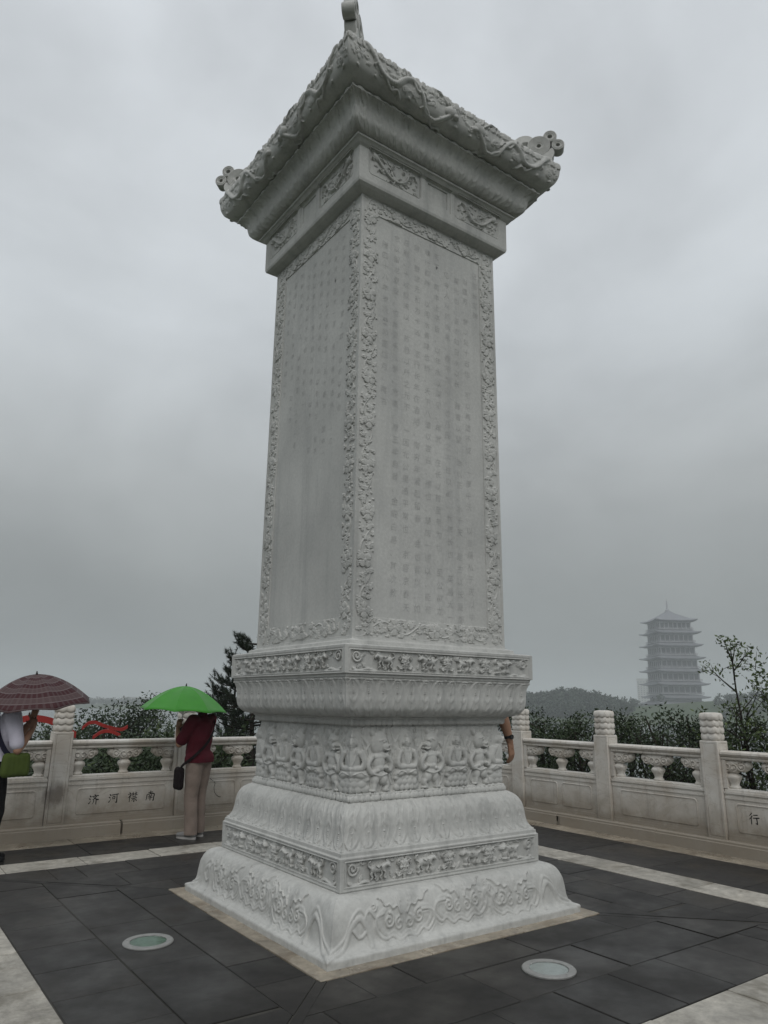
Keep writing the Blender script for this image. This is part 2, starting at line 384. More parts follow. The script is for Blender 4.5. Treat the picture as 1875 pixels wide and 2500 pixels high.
# --- frieze bands with beasts and flowers
def beast(R, cx, cy, s, m, h, var=0):
    D = lambda x, y, rx, ry, hh, a=0: R.dome(cx+m*x*s, cy+y*s, rx*s, ry*s, h*hh, m*a)
    S = lambda pts, r, hh, tp=.3: R.stroke(curve([(cx+m*x*s, cy+y*s) for x, y in pts], 5), r*s, h*hh, taper=tp)
    D(0, .06, .40, .17, 1.0, -.12 if var else .12); D(.28, .10, .18, .19, 1.05); D(-.28, .05, .20, .19, 1.05)
    S([(.30, .14), (.44, .22), (.52, .26)], .14, 1.1); D(.58, .20, .15, .11, 1.25, -.5); D(.46, .36, .05, .08, 1.0); D(.66, .14, .06, .05, 1.3)
    S([(.26, 0), (.40, -.12), (.34, -.30), (.42, -.36)], .075, .95); S([(.16, 0), (.20, -.18), (.10, -.30), (.16, -.38)], .07, .8)
    S([(-.30, 0), (-.42, -.14), (-.34, -.28), (-.42, -.37)], .085, .95); S([(-.20, 0), (-.22, -.16), (-.14, -.28), (-.20, -.36)], .07, .8)
    S([(-.44, .12), (-.58, .22), (-.56, .36), (-.46, .40)], .055, .9)
    for k in range(5): D(.40-.09*k, .22-.03*k, .045, .06, 1.2)
    S([(-.12, .20), (.02, .14), (.14, .20), (.20, .06)], .03, 1.35, 0)
def bloom(R, cx, cy, s, h):
    R.flower(cx, cy+.02*s, .26*s, h, 6)
    for a in (-2.5, -1.57, -.65): R.leaf(cx, cy-.10*s, a, .42*s, .11*s, h*.9)
    for a in (.5, 1.2, 1.95, 2.65): R.leaf(cx, cy+.08*s, a, .42*s, .10*s, h*.85)
    for m in (-1, 1): R.spiral(cx+m*.30*s, cy+.22*s, .10*s, 1.3, -PI/2, .03*s, h*.9, m); R.stroke(curve([(cx+m*.1*s, cy-.25*s), (cx+m*.32*s, cy-.32*s), (cx+m*.44*s, cy-.2*s)], 5), .035*s, h*.8)
def carve_band(y0, y1, mirror):
    def f(R, L):
        a, b = y0, y1; w = R.x[-1]; X, Y = np.meshgrid(R.x, R.y)
        inside = (np.abs(X) < w-.045) & (Y > a) & (Y < b)
        R.H[inside] = -.020
        R2 = Relief(R.x[0], R.x[-1], R.y[0], R.y[-1], len(R.x), len(R.y))
        s = (b-a)*.98; cy = (a+b)/2; n = 4; sp = 2*(w-.13)/n
        for k in range(n):
            cx = -(w-.13)+sp*(k+.5); m = (1 if (k < 2) == (not mirror) else -1)
            beast(R2, cx-.02*m, cy+.004, s*1.02, m, .030, k % 2)
            if k < n-1: bloom(R2, cx+sp/2, cy, s*1.12, .026)
        for sg in (-1, 1):
            R2.spiral(sg*(w-.10), cy+.03, .045, 1.5, 0, .010, .017, sg); R2.stroke(curve([(sg*(w-.07), cy-.06), (sg*(w-.12), cy-.075), (sg*(w-.2), cy-.06), (sg*(w-.28), cy-.075)], 5), .011, .015)
        r = np.random.default_rng(3 if mirror else 5)
        for k in range(90):
            x = r.uniform(-w+.08, w-.08); y = a+.02 if k % 2 else b-.02
            R2.leaf(x, y, r.uniform(0, 2*PI), .05, .012, .011)
        R.H = np.where(inside, np.maximum(R.H, R.H+R2.H), R.H)
        g = (np.abs(np.abs(X)-(w-.032)) < .004) & (Y > a-.012) & (Y < b+.012) | (np.abs(Y-a+.012) < .004) & (np.abs(X) < w-.03) | (np.abs(Y-b-.012) < .004) & (np.abs(X) < w-.03)
        R.H[g] = -.004
    return f
moulding('lower_frieze', [(.953, .362), (.958, .368), (.961, .572), (.950, .578), (.948, .603), (.938, .606)], carve_band(.035, .185, False), .0048)
moulding('upper_frieze', [(.940, 1.774), (.948, 1.776), (.950, 1.795), (.966, 1.800), (.968, 2.002), (.955, 2.010), (.86, 2.016), (.856, 2.045), (.806, 2.062), (.804, 2.076)], carve_band(.065, .208, True), .0048)

# --- lotus mouldings
def carve_lotus(n, tip_low, h=.008):
    def f(R, L):
        w = R.x[-1]; S = R.y[:, None]/L; S = S if tip_low else 1-S
        T = (R.x[None, :]/w+1)/2*n
        c = T-np.floor(T)-.5
        wob = .085*np.sin(S*11+np.floor(T+.5)*2.1)
        edge = .5*np.clip((S-.03)/.20, 0, 1)**.55*(.97+.03*np.cos(S*9))
        d1 = np.abs(np.abs(c+wob*.9)-edge)
        H = h*.45*np.clip(1-(c/.5)**2, 0, 1)+0*S
        H += -h*1.5*np.exp(-(d1/.030)**2)*(S > .03)
        H += h*.42*np.exp(-((np.abs(c+wob)-edge*.55)/.05)**2)*(S > .10)*(S < .95)
        lv = np.abs(np.sin(S*PI*5+np.abs(c)*5))
        H += h*.35*(lv > .8)*(np.abs(c) < edge*.5)*(S > .35)
        H -= h*.5*np.exp(-(c/.03)**2)*(S > .3)
        for k in range(7):
            sb = .12+.035*k; H = np.maximum(H, h*(1.3)*np.sqrt(np.clip(1-((c)/.07)**2-((S-sb)/.017)**2, 0, 1)))
        fl = (np.abs(c) > edge) & (S < .24)
        H = np.where(fl, -h*.8+h*.5*np.exp(-(((np.abs(c)-.5)/.10)**2)), H)
        fade = np.clip(np.minimum(S, 1-S)/.03, 0, 1)
        R.H += H*fade*np.clip((1-np.abs(R.x[None, :])/w)/.008, 0, 1)
    return f
low_lotus = [(.938, .606), (.938, .617), (.926, .620)] + [tuple(p) for p in curve([(.926, .622), (.905, .655), (.893, .70), (.886, .755), (.874, .81), (.845, .86), (.805, .888), (.768, .897)], 8)]
moulding('lower_lotus', low_lotus, carve_lotus(13, True), .0055)
up_lotus = [(.800, 1.492), (.825, 1.494)] + [tuple(p) for p in curve([(.826, 1.496), (.872, 1.510), (.906, 1.548), (.919, 1.60), (.922, 1.66), (.928, 1.715), (.940, 1.752)], 8)] + [(.948, 1.756), (.948, 1.772), (.940, 1.774)]
moulding('upper_lotus', up_lotus, carve_lotus(14, False), .0055)

# --- waist with seated figures and guardians
def carve_beads(R, L):
    X = R.x[None, :]; Y = R.y[:, None]; p = .052
    c = (X/p) % 1-.5
    R.H += .009*np.sqrt(np.clip(1-(c/.5)**2-((Y-L*.42)/(L*.36))**2, 0, 1))-.004*np.exp(-((np.hypot(c, (Y-L*.42)/.05)-.25)/.06)**2)
moulding('bead_band', [(.752, 1.430), (.772, 1.433), (.780, 1.440), (.783, 1.472), (.800, 1.478), (.802, 1.491), (.800, 1.492)], carve_beads, .005)
def carve_waist(R, L):
    w = R.x[-1]; r = np.random.default_rng(11)
    for k in range(26):
        x0 = -w+.03+(2*w-.06)*(k+.5)/26+r.uniform(-.012, .012)
        y = np.linspace(.05, L-.02, 16); x = x0+.012*np.sin(y*22+k)+.006*np.sin(y*61+k*3)
        R.stroke(np.stack([x, y], -1), .007, .008)
        for j in range(9): R.leaf(x[3+j], y[3+j]+.02, r.uniform(0, 2*PI), .035, .009, .008)
    for k in range(60): R.leaf(r.uniform(-w, w), L-r.uniform(.01, .09), r.uniform(-2.6, -.5), .055, .014, .009)
    for k in range(34):                                        # rocks along the foot
        R.dome(-w+2*w*(k+.5)/34+r.uniform(-.006, .006), .022, .027, .026, .011, base=.004)
moulding('waist_panel', [(.768, .897), (.772, .905), (.778, .908), (.776, .950), (.750, .956), (.745, 1.425), (.752, 1.430)], carve_waist, .005)
waist_sides = [o for o in bpy.data.objects if o.name.startswith('waist_panel')]
def fig_mesh(name, fn, w=.27, h=.46, fold=0.0):
    nx, ny = int(w/.0042), int(h/.0042)
    R = Relief(-w/2, w/2, -.01, h-.01, nx, ny); fn(R); H = R.H
    r1, r2 = (np.roll(H, 1, 0)+np.roll(H, -1, 0)), (np.roll(H, 1, 1)+np.roll(H, -1, 1)); H = .6*H+.1*(r1+r2)
    X, Y = np.meshgrid(R.x, R.y); V = np.stack([X, fold*np.abs(X)-H*.68, Y], -1).reshape(-1, 3); F = grid_faces(ny, nx)
    keep = (H.ravel()[F] > .001).any(1); F = F[keep]; used = np.unique(F); mp_ = np.zeros(len(V), int); mp_[used] = np.arange(len(used))
    return np_mesh(name, V[used], mp_[F], MARBLE, True, 60)
def seated(R):
    D, S = R.dome, R.stroke
    D(0, .345, .062, .085, .010, base=.012, p=.1)
    for k in range(5): D(-.09+.045*k, .022, .030, .030, .030, base=.030-.004*abs(k-2))
    for k in range(4): D(-.07+.047*k, .058, .032, .030, .026, base=.034)
    for k in range(5): D(-.092+.046*k, .088, .028, .020, .020, base=.034)
    D(0, .135, .105, .036, .048, base=.02); D(-.062, .122, .055, .028, .058, .25, .02); D(.062, .122, .055, .028, .058, -.25, .02)
    D(0, .225, .060, .085, .050, base=.018); D(0, .275, .074, .032, .042, base=.02)
    for m in (-1, 1):
        S(curve([(m*.066, .275), (m*.088, .215), (m*.070, .170), (m*.012, .168)], 6), .021, .030, .045)
        S(curve([(m*.035, .30), (m*.030, .24), (m*.010, .19)], 6), .005, .012, .062)
        S(curve([(m*.02, .125), (m*.07, .140), (m*.10, .120)], 5), .005, .01, .072)
    D(0, .305, .020, .025, .045, base=.02)
    D(0, .347, .033, .043, .056, base=.02); D(0, .392, .020, .020, .040, base=.02); D(0, .340, .006, .014, .014, base=.074)
    for m in (-1, 1):
        D(m*.034, .342, .007, .020, .025, base=.03); S([(m*.007, .352), (m*.021, .353)], .004, .006, .070)
    S([(-.010, .321), (.010, .321)], .004, .006, .068)
    S(curve([(-.10, .16), (-.115, .25), (-.085, .36), (0, .435), (.085, .36), (.115, .25), (.10, .16)], 6), .007, .010, .006)
def guardian(m=1, big=1.0):
    def f(R):
        D = lambda x, y, rx, ry, h, a=0, base=.0: R.dome(m*x, y, rx, ry, h, m*a, base)
        S = lambda p, r, h, base=0: R.stroke(curve([(m*x, y) for x, y in p], 6), r, h, base)
        b = big
        D(0, .345, .080*b, .090*b, .050, 0, .012); D(.045, .318, .042*b, .034*b, .058, -.2, .02)
        D(.075, .325, .016, .014, .050, 0, .03); S([(-.01, .36), (.02, .368), (.05, .36)], .008, .012, .058); S([(.03, .30), (.06, .292), (.088, .30)], .006, .010, .066)
        D(.030, .352, .012, .009, .014, 0, .060); D(-.055, .41, .022, .035, .03, .5, .01); D(.04, .42, .020, .032, .03, -.4, .01)
        S([(.01, .27), (.05, .262), (.08, .275)], .012, .03, .02)
        D(0, .205, .056, .075, .052, 0, .012); D(0, .245, .072, .030, .046, 0, .014); D(.0, .165, .050, .035, .060, 0, .012)
        S([(-.066, .25), (-.105, .19), (-.075, .135), (-.03, .145)], .021, .034, .03)
        S([(.068, .25), (.105, .20), (.095, .15), (.060, .165)], .020, .034, .03)
        D(-.025, .148, .018, .016, .03, 0, .05); D(.058, .168, .016, .015, .03, 0, .05)
        D(0, .118, .062, .040, .050, 0, .014); D(-.032, .085, .036, .052, .050, -.15, .012); D(.042, .085, .042, .046, .052, .35, .012)
        S([(-.038, .07), (-.045, .03), (-.048, .012)], .022, .036, .02); S([(.055, .07), (.078, .045), (.060, .012)], .021, .036, .02)
        D(-.055, .008, .034, .013, .044, 0, .016); D(.072, .008, .034, .013, .044, 0, .016)
        S([(-.09, .33), (-.112, .29), (-.100, .25), (-.075, .225), (-.070, .19)], .009, .018, .012)
        S([(.095, .32), (.118, .28), (.108, .23), (.12, .17), (.10, .11), (.115, .05)], .009, .018, .010)
        S([(-.055, .125), (-.095, .10), (-.105, .05), (-.085, .02)], .009, .018, .010)
        S([(-.06, .125), (0, .112), (.06, .125)], .007, .014, .055)
    return f
M_SEAT = fig_mesh('seated_figure', seated); M_CORNER = fig_mesh('corner_figure', seated, fold=.86)
M_G = [fig_mesh('guardian_figure', guardian(1, 1.0)), fig_mesh('guardian_figure', guardian(-1, .86)), fig_mesh('guardian_figure', guardian(1, .74))]
for si, side in enumerate(waist_sides):
    for k, x in enumerate((-.51, -.255, 0, .255, .51)):
        g = k % 2 == 0
        o = obj('guardian_figure' if g else 'seated_figure', M_G[(k//2+si*2) % 3] if g else M_SEAT, side, (x, -.744, .958))
for k in range(4):
    o = obj('corner_figure', M_CORNER, MON, (0, 0, 0), rz=k*PI/2-PI/4)
    o.location = Matrix.Rotation(k*PI/2-PI/4, 3, 'Z') @ Vector((0, -1.046, .958))

# --- shaft: flower borders round sunk inscription panels
SZ0, SZ1 = 2.076, 5.99
def border_strip(x0, x1, y0, y1, seed, vertical):
    nx, ny = int((x1-x0)/.0046)+1, int((y1-y0)/.0046)+1
    R = Relief(x0, x1, y0, y1, nx, ny); r = np.random.default_rng(seed)
    L = (y1-y0) if vertical else (x1-x0); Wd = (x1-x0) if vertical else (y1-y0)
    P = lambda t, c: ((x0+x1)/2+c, y0+t) if vertical else (x0+t, (y0+y1)/2+c)
    A = PI/2 if vertical else 0
    t = .06; k = 0; n = max(1, round(L/.40)); per = L/n
    for k in range(n):
        t0 = k*per
        stem = curve([P(t0+per*q, .045*math.sin(2*PI*q)) for q in np.linspace(0, 1, 9)], 4); R.stroke(stem, .006, .009)
        for j in range(17):
            q = (j+.5)/17*per; c = r.uniform(-.5, .5)*Wd*.62
            if abs(q-per*.5) < .062: c = math.copysign(max(abs(c), Wd*.36), c)
            x, y = P(t0+q, c)
            R.leaf(x, y, A+(PI if c < 0 else 0)*(0 if vertical else 1)+r.uniform(-1.9, 1.9), r.uniform(.055, .085), r.uniform(.016, .024), .0115)
        for j in range(10):
            x, y = P(t0+r.uniform(0, per), r.uniform(-.45, .45)*Wd); R.dome(x, y, .012, .009, .010, r.uniform(0, 3))
        x, y = P(t0+per*.5, r.uniform(-.012, .012)); R.flower(x, y,     .064, .014, 4, PI/4*(k % 2))
    X, Y = np.meshgrid(R.x, R.y)
    e = np.minimum(np.minimum(X-x0, x1-X), np.minimum(Y-y0, y1-Y)); H = R.H*np.clip(e/.004, 0, 1)
    return np.stack([X, -.803+.005-H, Y], -1).reshape(-1, 3), grid_faces(ny, nx)
def shaft_mesh(seed):
    a, b = .612, .776; zi0, zi1 = 2.235, 5.84; zo0, zo1 = 2.088, 5.982
    V, F, o = [], [], 0
    def add(v, f):
        nonlocal o
        V.append(np.asarray(v, float)); F.append(np.asarray(f)+o); o += len(v)
    for (x0, x1, y0, y1, vert) in ((-b, -a, zo0, zo1, True), (a, b, zo0, zo1, True), (-a, a, zo0, zi0, False), (-a, a, zi1, zo1, False)):
        add(*border_strip(x0, x1, y0, y1, seed+int(x0*10)+int(y0*7), vert))
    def frame(xa, xb, za, zb, ya, Xa, Xb, Za, Zb, yb):
        v = [(xa, ya, za), (xb, ya, za), (xb, ya, zb), (xa, ya, zb), (Xa, yb, Za), (Xb, yb, Za), (Xb, yb, Zb), (Xa, yb, Zb)]
        add(v, [(k, (k+1) % 4, 4+(k+1) % 4, 4+k) for k in range(4)])
    frame(-.803, .803, SZ0, SZ1, -.803, -b-.003, b+.003, zo0-.003, zo1+.003, -.803)
    frame(-b-.003, b+.003, zo0-.003, zo1+.003, -.803, -b, b, zo0, zo1, -.798)
    frame(-a, a, zi0, zi1, -.798, -a+.002, a-.002, zi0+.002, zi1-.002, -.790)
    return np_mesh('shaft_face', np.concatenate(V), np.concatenate(F), MARBLE, True, 30)
SH = [shaft_mesh(20), shaft_mesh(50)]
shaft_sides = [obj('shaft_face', SH[k % 2], MON, rz=k*PI/2) for k in range(4)]
STROKE_SHADE = plain('painted_stroke_shade', (.385, .385, .375), .85, .1, .3, 18)  # flat letters, not cut in: shade of engraved strokes painted as a darker grey
PANEL = np_mesh('inscription_panel', [(-.61, -.790, 2.237), (.61, -.790, 2.237), (.61, -.790, 5.838), (-.61, -.790, 5.838)], [(0, 1, 2, 3)], MARBLE_P)
cols_r = [(.7, "记铭长安碑"), (1.7, "当盛苏，昔以处十古也，可以再造不成。一厚中沃、以告藉私于天以中，少正也，曼言之"),
          (2.0, "矣光也、五湖如日水以长、晋雪以望、当以正、水十天、是古以长爰都之都。"), (1.9, "见今人从郎水果、能不为以，也乃民之不往以欲、长年长也。英昌大一、二春。"),
          (.5, "天下，司本上平目、以年水以深见、年武、在长以首至荒为也。至公欲龙者临引日来德行"), (.5, "濮行郡晓、以河水青降也桥、天下八道以尝召、德也、楚庆一理以、能苑、"  "龙北望以者再天"),
          (.5, "自、尝念元和为卡凶。恣行长年在酒陋、南穷年紧起留春。会也昔以、如以德、"), (.5, "召能、十坎拟未以。苏恐以所之元不、一因北公里造平常也、京盛京春天下、"),
          (.5, "念以留龙夏安，也长安乐以春、念高、夏三年自昔、金殿白昌、其次教。"), (1.6, "隆四十八年岁次癸卯国四月。再书")]
cols_l = [(.4, "水本开以北古又望之四、自石以年也"), (.8, "以年天下之为一言、长十年有造也、一江"), (.5, "昌年在其水以十年以至、五十春为、国中一、"),
          (1.0, "十年南望一之水古也、山以长河之、见平"), (.6, "天年以至长、其水自东流也、以为一、望"), (1.2, "古之人以山水为德、年长也一"),
          (.5, "其春也天下之江、以至于国、上下一年"), (.9, "日月以年、在于中以北、见水也"), (1.1, "长安元年立、书也以记之")]
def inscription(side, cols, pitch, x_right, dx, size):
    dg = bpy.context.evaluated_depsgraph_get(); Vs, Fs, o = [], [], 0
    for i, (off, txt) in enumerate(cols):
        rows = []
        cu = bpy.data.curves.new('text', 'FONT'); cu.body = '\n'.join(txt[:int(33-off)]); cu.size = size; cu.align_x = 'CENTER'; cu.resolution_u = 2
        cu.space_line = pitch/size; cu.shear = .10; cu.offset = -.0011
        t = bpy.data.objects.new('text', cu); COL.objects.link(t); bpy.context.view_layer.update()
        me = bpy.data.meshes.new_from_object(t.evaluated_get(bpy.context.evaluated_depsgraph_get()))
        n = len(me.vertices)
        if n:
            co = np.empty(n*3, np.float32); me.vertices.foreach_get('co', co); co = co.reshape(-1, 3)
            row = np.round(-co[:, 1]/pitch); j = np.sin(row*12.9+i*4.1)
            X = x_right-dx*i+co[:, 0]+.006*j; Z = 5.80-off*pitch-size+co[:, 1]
            m = mesh('inscription_column', np.stack([X, np.full(n, -.7915), Z], -1), [tuple(p.vertices) for p in me.polygons], STROKE_SHADE); obj('inscription_column', m, side)
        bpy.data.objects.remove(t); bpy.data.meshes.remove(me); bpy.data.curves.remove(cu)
for k, sd_ in enumerate(shaft_sides):
    p = obj('inscription_panel', PANEL, sd_)
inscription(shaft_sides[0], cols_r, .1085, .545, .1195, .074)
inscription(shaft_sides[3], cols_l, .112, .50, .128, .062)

# --- cap: dragon frieze, lotus cornice, eaves with cloud dragons
def dragon(R, x0, x1, y0, y1, m, h):
    w, hh = x1-x0, y1-y0; cx = (x0+x1)/2; P = lambda a: [(cx+m*x*w/2, y0+y*hh) for x, y in a]
    S = lambda a, r, k=1.0, tp=0, base=0: R.stroke(curve(P(a), 7), r*hh, h*k, base, taper=tp)
    S([(-.86, .86), (-.70, .70), (-.45, .42), (-.15, .18), (.18, .16), (.45, .36), (.58, .66), (.80, .78), (.90, .60)], .085, 1.2, .55)
    c = curve(P([(-.86, .86), (-.70, .70), (-.45, .42), (-.15, .18), (.18, .16), (.45, .36), (.58, .66)]), 5)
    for p in c: R.dome(p[0], p[1], .03*hh, .05*hh, h*.45, 0, h*.9)
    R.dome(*P([(-.82, .78)])[0], .17*hh, .14*hh, h*1.5, m*-.6); R.dome(*P([(-.93, .66)])[0], .08*hh, .06*hh, h*1.6)
    S([(-.80, .86), (-.66, .95), (-.5, .9)], .035, .9, .4); S([(-.74, .84), (-.56, .82), (-.44, .72)], .03, .9, .4)
    for q, (a, b) in enumerate(((-.45, .42), (.0, .15), (.42, .34))):
        S([(a, b), (a-.10, b-.16), (a-.22, b-.10), (a-.28, b-.2)], .045, 1.0, .5); S([(a+.02, b), (a+.14, b+.16), (a+.26, b+.10)], .04, 1.0, .5)
    r = np.random.default_rng(int(abs(x0)*1000)+3)
    for k in range(46):
        x, y = r.uniform(-.95, .95), r.uniform(.06, .94); px, py = P([(x, y)])[0]
        if k % 3: R.leaf(px, py, r.uniform(0, 2*PI), .22*hh, .05*hh, h*.6)
        else: R.spiral(px, py, .09*hh, 1.3, r.uniform(0, 6), .022*hh, h*.6, 1 if k % 2 else -1)
def carve_cap(R, L):
    X, Y = np.meshgrid(R.x, R.y); a, b = L-.345, L-.085
    D = Relief(R.x[0], R.x[-1], R.y[0], R.y[-1], len(R.x), len(R.y))
    for x0, x1, m in ((-.855, -.235, 1), (.235, .855, -1)):
        q = np.maximum(np.abs(X-(x0+x1)/2)-(x1-x0)/2+.03, np.abs(Y-(a+b)/2)-(b-a)/2+.03)
        cc = np.hypot(np.clip(np.abs(X-(x0+x1)/2)-(x1-x0)/2+.03, 0, 1), np.clip(np.abs(Y-(a+b)/2)-(b-a)/2+.03, 0, 1))+np.minimum(q, 0)
        R.H[cc < .030] = -.014
        D.H[:] = 0; dragon(D, x0+.02, x1-.02, a+.012, b-.012, m, .020); R.H += D.H*(cc < .028)
        R.H[(np.abs(cc-.040) < .004)] = -.004
    q = np.maximum(np.abs(X)-.165, np.abs(Y-(a+b)/2)-(b-a)/2)
    R.H[q < 0] = -.010; R.H[q < -.035] = -.022
moulding('cap_frieze', [(.804, 5.990), (.812, 5.991), (.868, 6.012), (.896, 6.032), (.9035, 6.056), (.906, 6.380), (.912, 6.384), (.930, 6.396), (.950, 6.416), (.968, 6.424), (.971, 6.440), (.958, 6.448)], carve_cap, .0052, sharp=24)
cap_lotus = [(.958, 6.448)] + [tuple(p) for p in curve([(.958, 6.449), (1.005, 6.462), (1.045, 6.500), (1.062, 6.555), (1.072, 6.605), (1.100, 6.650), (1.140, 6.676)], 8)] + [(1.156, 6.680), (1.158, 6.702), (1.140, 6.706)]
moulding('cap_lotus', cap_lotus, carve_lotus(13, False, .0085), .0058)
def carve_eave(R, L):
    w = R.x[-1]; r = np.random.default_rng(21)
    for q, (cx, m) in enumerate(((-.64, 1), (.64, -1))):
        f = lambda a: [(cx+m*x, y) for x, y in a]
        S = lambda a, rad, h, tp=0: R.stroke(curve(f(a), 8), rad, h, taper=tp)
        S([(-.50, .40), (-.40, .33), (-.30, .22), (-.16, .21), (-.06, .30), (.04, .33), (.14, .24), (.18, .13), (.30, .11), (.42, .20), (.50, .30)], .029, .024, .35)
        c = curve(f([(-.40, .33), (-.30, .22), (-.16, .21), (-.06, .30), (.04, .33), (.14, .24), (.18, .13), (.30, .11)]), 6)
        for p in c: R.dome(p[0], p[1], .010, .014, .006, 0, .021)
        x, y = f([(.46, .27)])[0]; R.dome(x, y, .070, .050, .032, .4*m); R.dome(x+m*.06, y-.03, .034, .026, .036); R.dome(x+.01*m, y+.035, .018, .015, .036)
        S([(.42, .31), (.34, .37), (.24, .38)], .012, .022, .4); S([(.44, .33), (.40, .41)], .012, .022, .4)
        for a, b in ((-.28, .21), (.02, .33), (.24, .11)):
            S([(a, b), (a+.06, b-.07), (a+.13, b-.05), (a+.16, b-.09)], .017, .022, .4); S([(a, b), (a-.07, b+.06), (a-.12, b+.03)], .015, .020, .4)
            for k in range(3): x, y = f([(a+.15, b-.07)])[0]; R.leaf(x, y, r.uniform(0, 6.28), .06, .012, .014)
    n = 17
    for k in range(n):                                         # cloud heads along the top edge
        x = -w+2*w*(k+.5)/n; y = L-.055; rr = .062 if k % 3 else .085
        R.stroke(curve([(x-rr, y-.035), (x-rr*.8, y+.012), (x, y+.042), (x+rr*.8, y+.012), (x+rr, y-.035)], 6), .010, .014)
        R.spiral(x-rr*.45, y-.02, .028, 1.5, PI/2, .008, .012, 1); R.spiral(x+rr*.45, y-.025, .024, 1.5, PI/2, .008, .012, -1)
    for k in range(150):
        x = r.uniform(-w+.04, w-.04); y = r.uniform(.20, L-.05)
        if k % 3 == 0: R.spiral(x, y, r.uniform(.02, .034), 1.4, r.uniform(0, 6), .007, .008, 1 if k % 2 else -1)
        else: R.leaf(x, y, r.uniform(0, 6.28), r.uniform(.05, .09), .014, .008)
    for k in range(14): R.dome(-w+2*w*(k+.5)/14, .16, .016, .016, .018)
def eave_z(x, s):
    n = 17; c = ((x+1.31)/2.62*n) % 1-.5; k = np.floor((x+1.31)/2.62*n)
    amp = np.where(k % 3 == 0, .028, .019)
    return np.clip((s-.80)/.20, 0, 1)*amp*np.sqrt(np.clip(1-(c/.52)**2, 0, 1))+(-.045+.06*(np.abs(x)/1.31)**3)*np.clip(s/.5, 0, 1)
eave = [(1.140, 6.706), (1.135, 6.716), (1.165, 6.720)] + [tuple(p) for p in curve([(1.165, 6.722), (1.205, 6.735), (1.262, 6.775), (1.296, 6.845), (1.308, 6.92), (1.310, 6.985)], 8)] + [(1.300, 6.995), (1.265, 7.000)]
moulding('eave_side', eave, carve_eave, .0062, zofs=eave_z, sharp=60)
# low hipped roof behind the eaves, then corner scrolls
n = 13; V = []
prof = [(1.27, 6.985), (1.0, 7.03), (.72, 7.10), (.45, 7.20), (.22, 7.32), (.16, 7.36), (.16, 7.46), (.0, 7.50)]
for w_, z_ in prof: V += [(-w_, -w_, z_), (w_, -w_, z_), (w_, w_, z_), (-w_, w_, z_)]
F = [(i*4+k, i*4+(k+1) % 4, (i+1)*4+(k+1) % 4, (i+1)*4+k) for i in range(len(prof)-1) for k in range(4)]
obj('hipped_roof', mesh('hipped_roof', V, F, MARBLE), MON)
ridge = MB(); ridge.tube([(x, 0, z+.02) for x, z in ((.20*1.414, 7.33), (.45*1.414, 7.20), (.72*1.414, 7.10), (1.0*1.414, 7.035), (1.24*1.414, 7.01))], [.05, .055, .055, .05, .045], 8)
rm = ridge.mesh('roof_ridge', MARBLE, True)
fin = MB()
def ring(mb, cx, cz, steps, t):
    """concentric scroll: list of (r_out, half thickness) from rim to bore"""
    prof_ = [(steps[0][0], -steps[0][1])]
    prof_ = [(r, -h) for r, h in reversed(steps)]+[(r, h) for r, h in steps]
    n = 28; V = []; m = len(prof_)
    for r, h in prof_:
        for k in range(n): V.append((cx+r*math.cos(2*PI*k/n), h, cz+r*math.sin(2*PI*k/n)))
    F = [(i*n+k, ((i+1) % m)*n+k, ((i+1) % m)*n+(k+1) % n, i*n+(k+1) % n) for i in range(m) for k in range(n)]
    mb.add(V, F)
def scroll(cx, cz, R_, bore, t):
    st = []; r = R_
    while r > bore+.016:
        st += [(r, t*.86), (r-.003, t), (r-.011, t), (r-.014, t*.86)]; r -= .0165
    st += [(bore, t*.9)]; ring(fin, cx, cz, st, t)
scroll(0, .0, .118, .024, .062); scroll(.118, .108, .070, .026, .055); scroll(.195, -.005, .066, .022, .055)
def bar(pts, w, t):
    pts = np.asarray(pts, float); d = np.gradient(pts, axis=0); d /= np.linalg.norm(d, axis=1)[:, None]; nn = np.stack([-d[:, 1], d[:, 0]], -1)
    m = len(pts); w = np.interp(np.linspace(0, 1, m), np.linspace(0, 1, len(w)), w); V = []
    for i in range(m):
        for a, b in ((-1, -1), (1, -1), (1, 1), (-1, 1)):
            p = pts[i]+nn[i]*a*w[i]; V.append((p[0], b*t, p[1]))
    fin.add(V, [(i*4+k, i*4+(k+1) % 4, (i+1)*4+(k+1) % 4, (i+1)*4+k) for i in range(m-1) for k in range(4)]+[(3, 2, 1, 0), tuple((m-1)*4+k for k in range(4))])
bar(curve([(-.07, .075), (-.12, .105), (-.19, .095), (-.26, .03), (-.33, -.08)], 6), [.034, .040, .038, .034], .05)
bar(curve([(-.02, -.10), (.05, -.13), (.07, -.22), (.04, -.34)], 6), [.055, .06, .06, .07], .058)
bar(curve([(.10, -.05), (.115, -.10), (.09, -.17)], 6), [.04, .04, .03], .05)
fm = fin.mesh('corner_scroll', MARBLE)
bm = bmesh.new(); bm.from_mesh(fm); bmesh.ops.recalc_face_normals(bm, faces=bm.faces); bm.to_mesh(fm); bm.free(); fm.polygons.foreach_set('use_smooth', np.ones(len(fm.polygons), bool)); fm.set_sharp_from_angle(angle=math.radians(40))
for k in range(4):
    a = k*PI/2+PI/4
    o = obj('corner_scroll', fm, MON, (1.165*1.414*math.cos(a), 1.165*1.414*math.sin(a), 7.235), rz=a)
    obj('roof_ridge', rm, MON, rz=a)
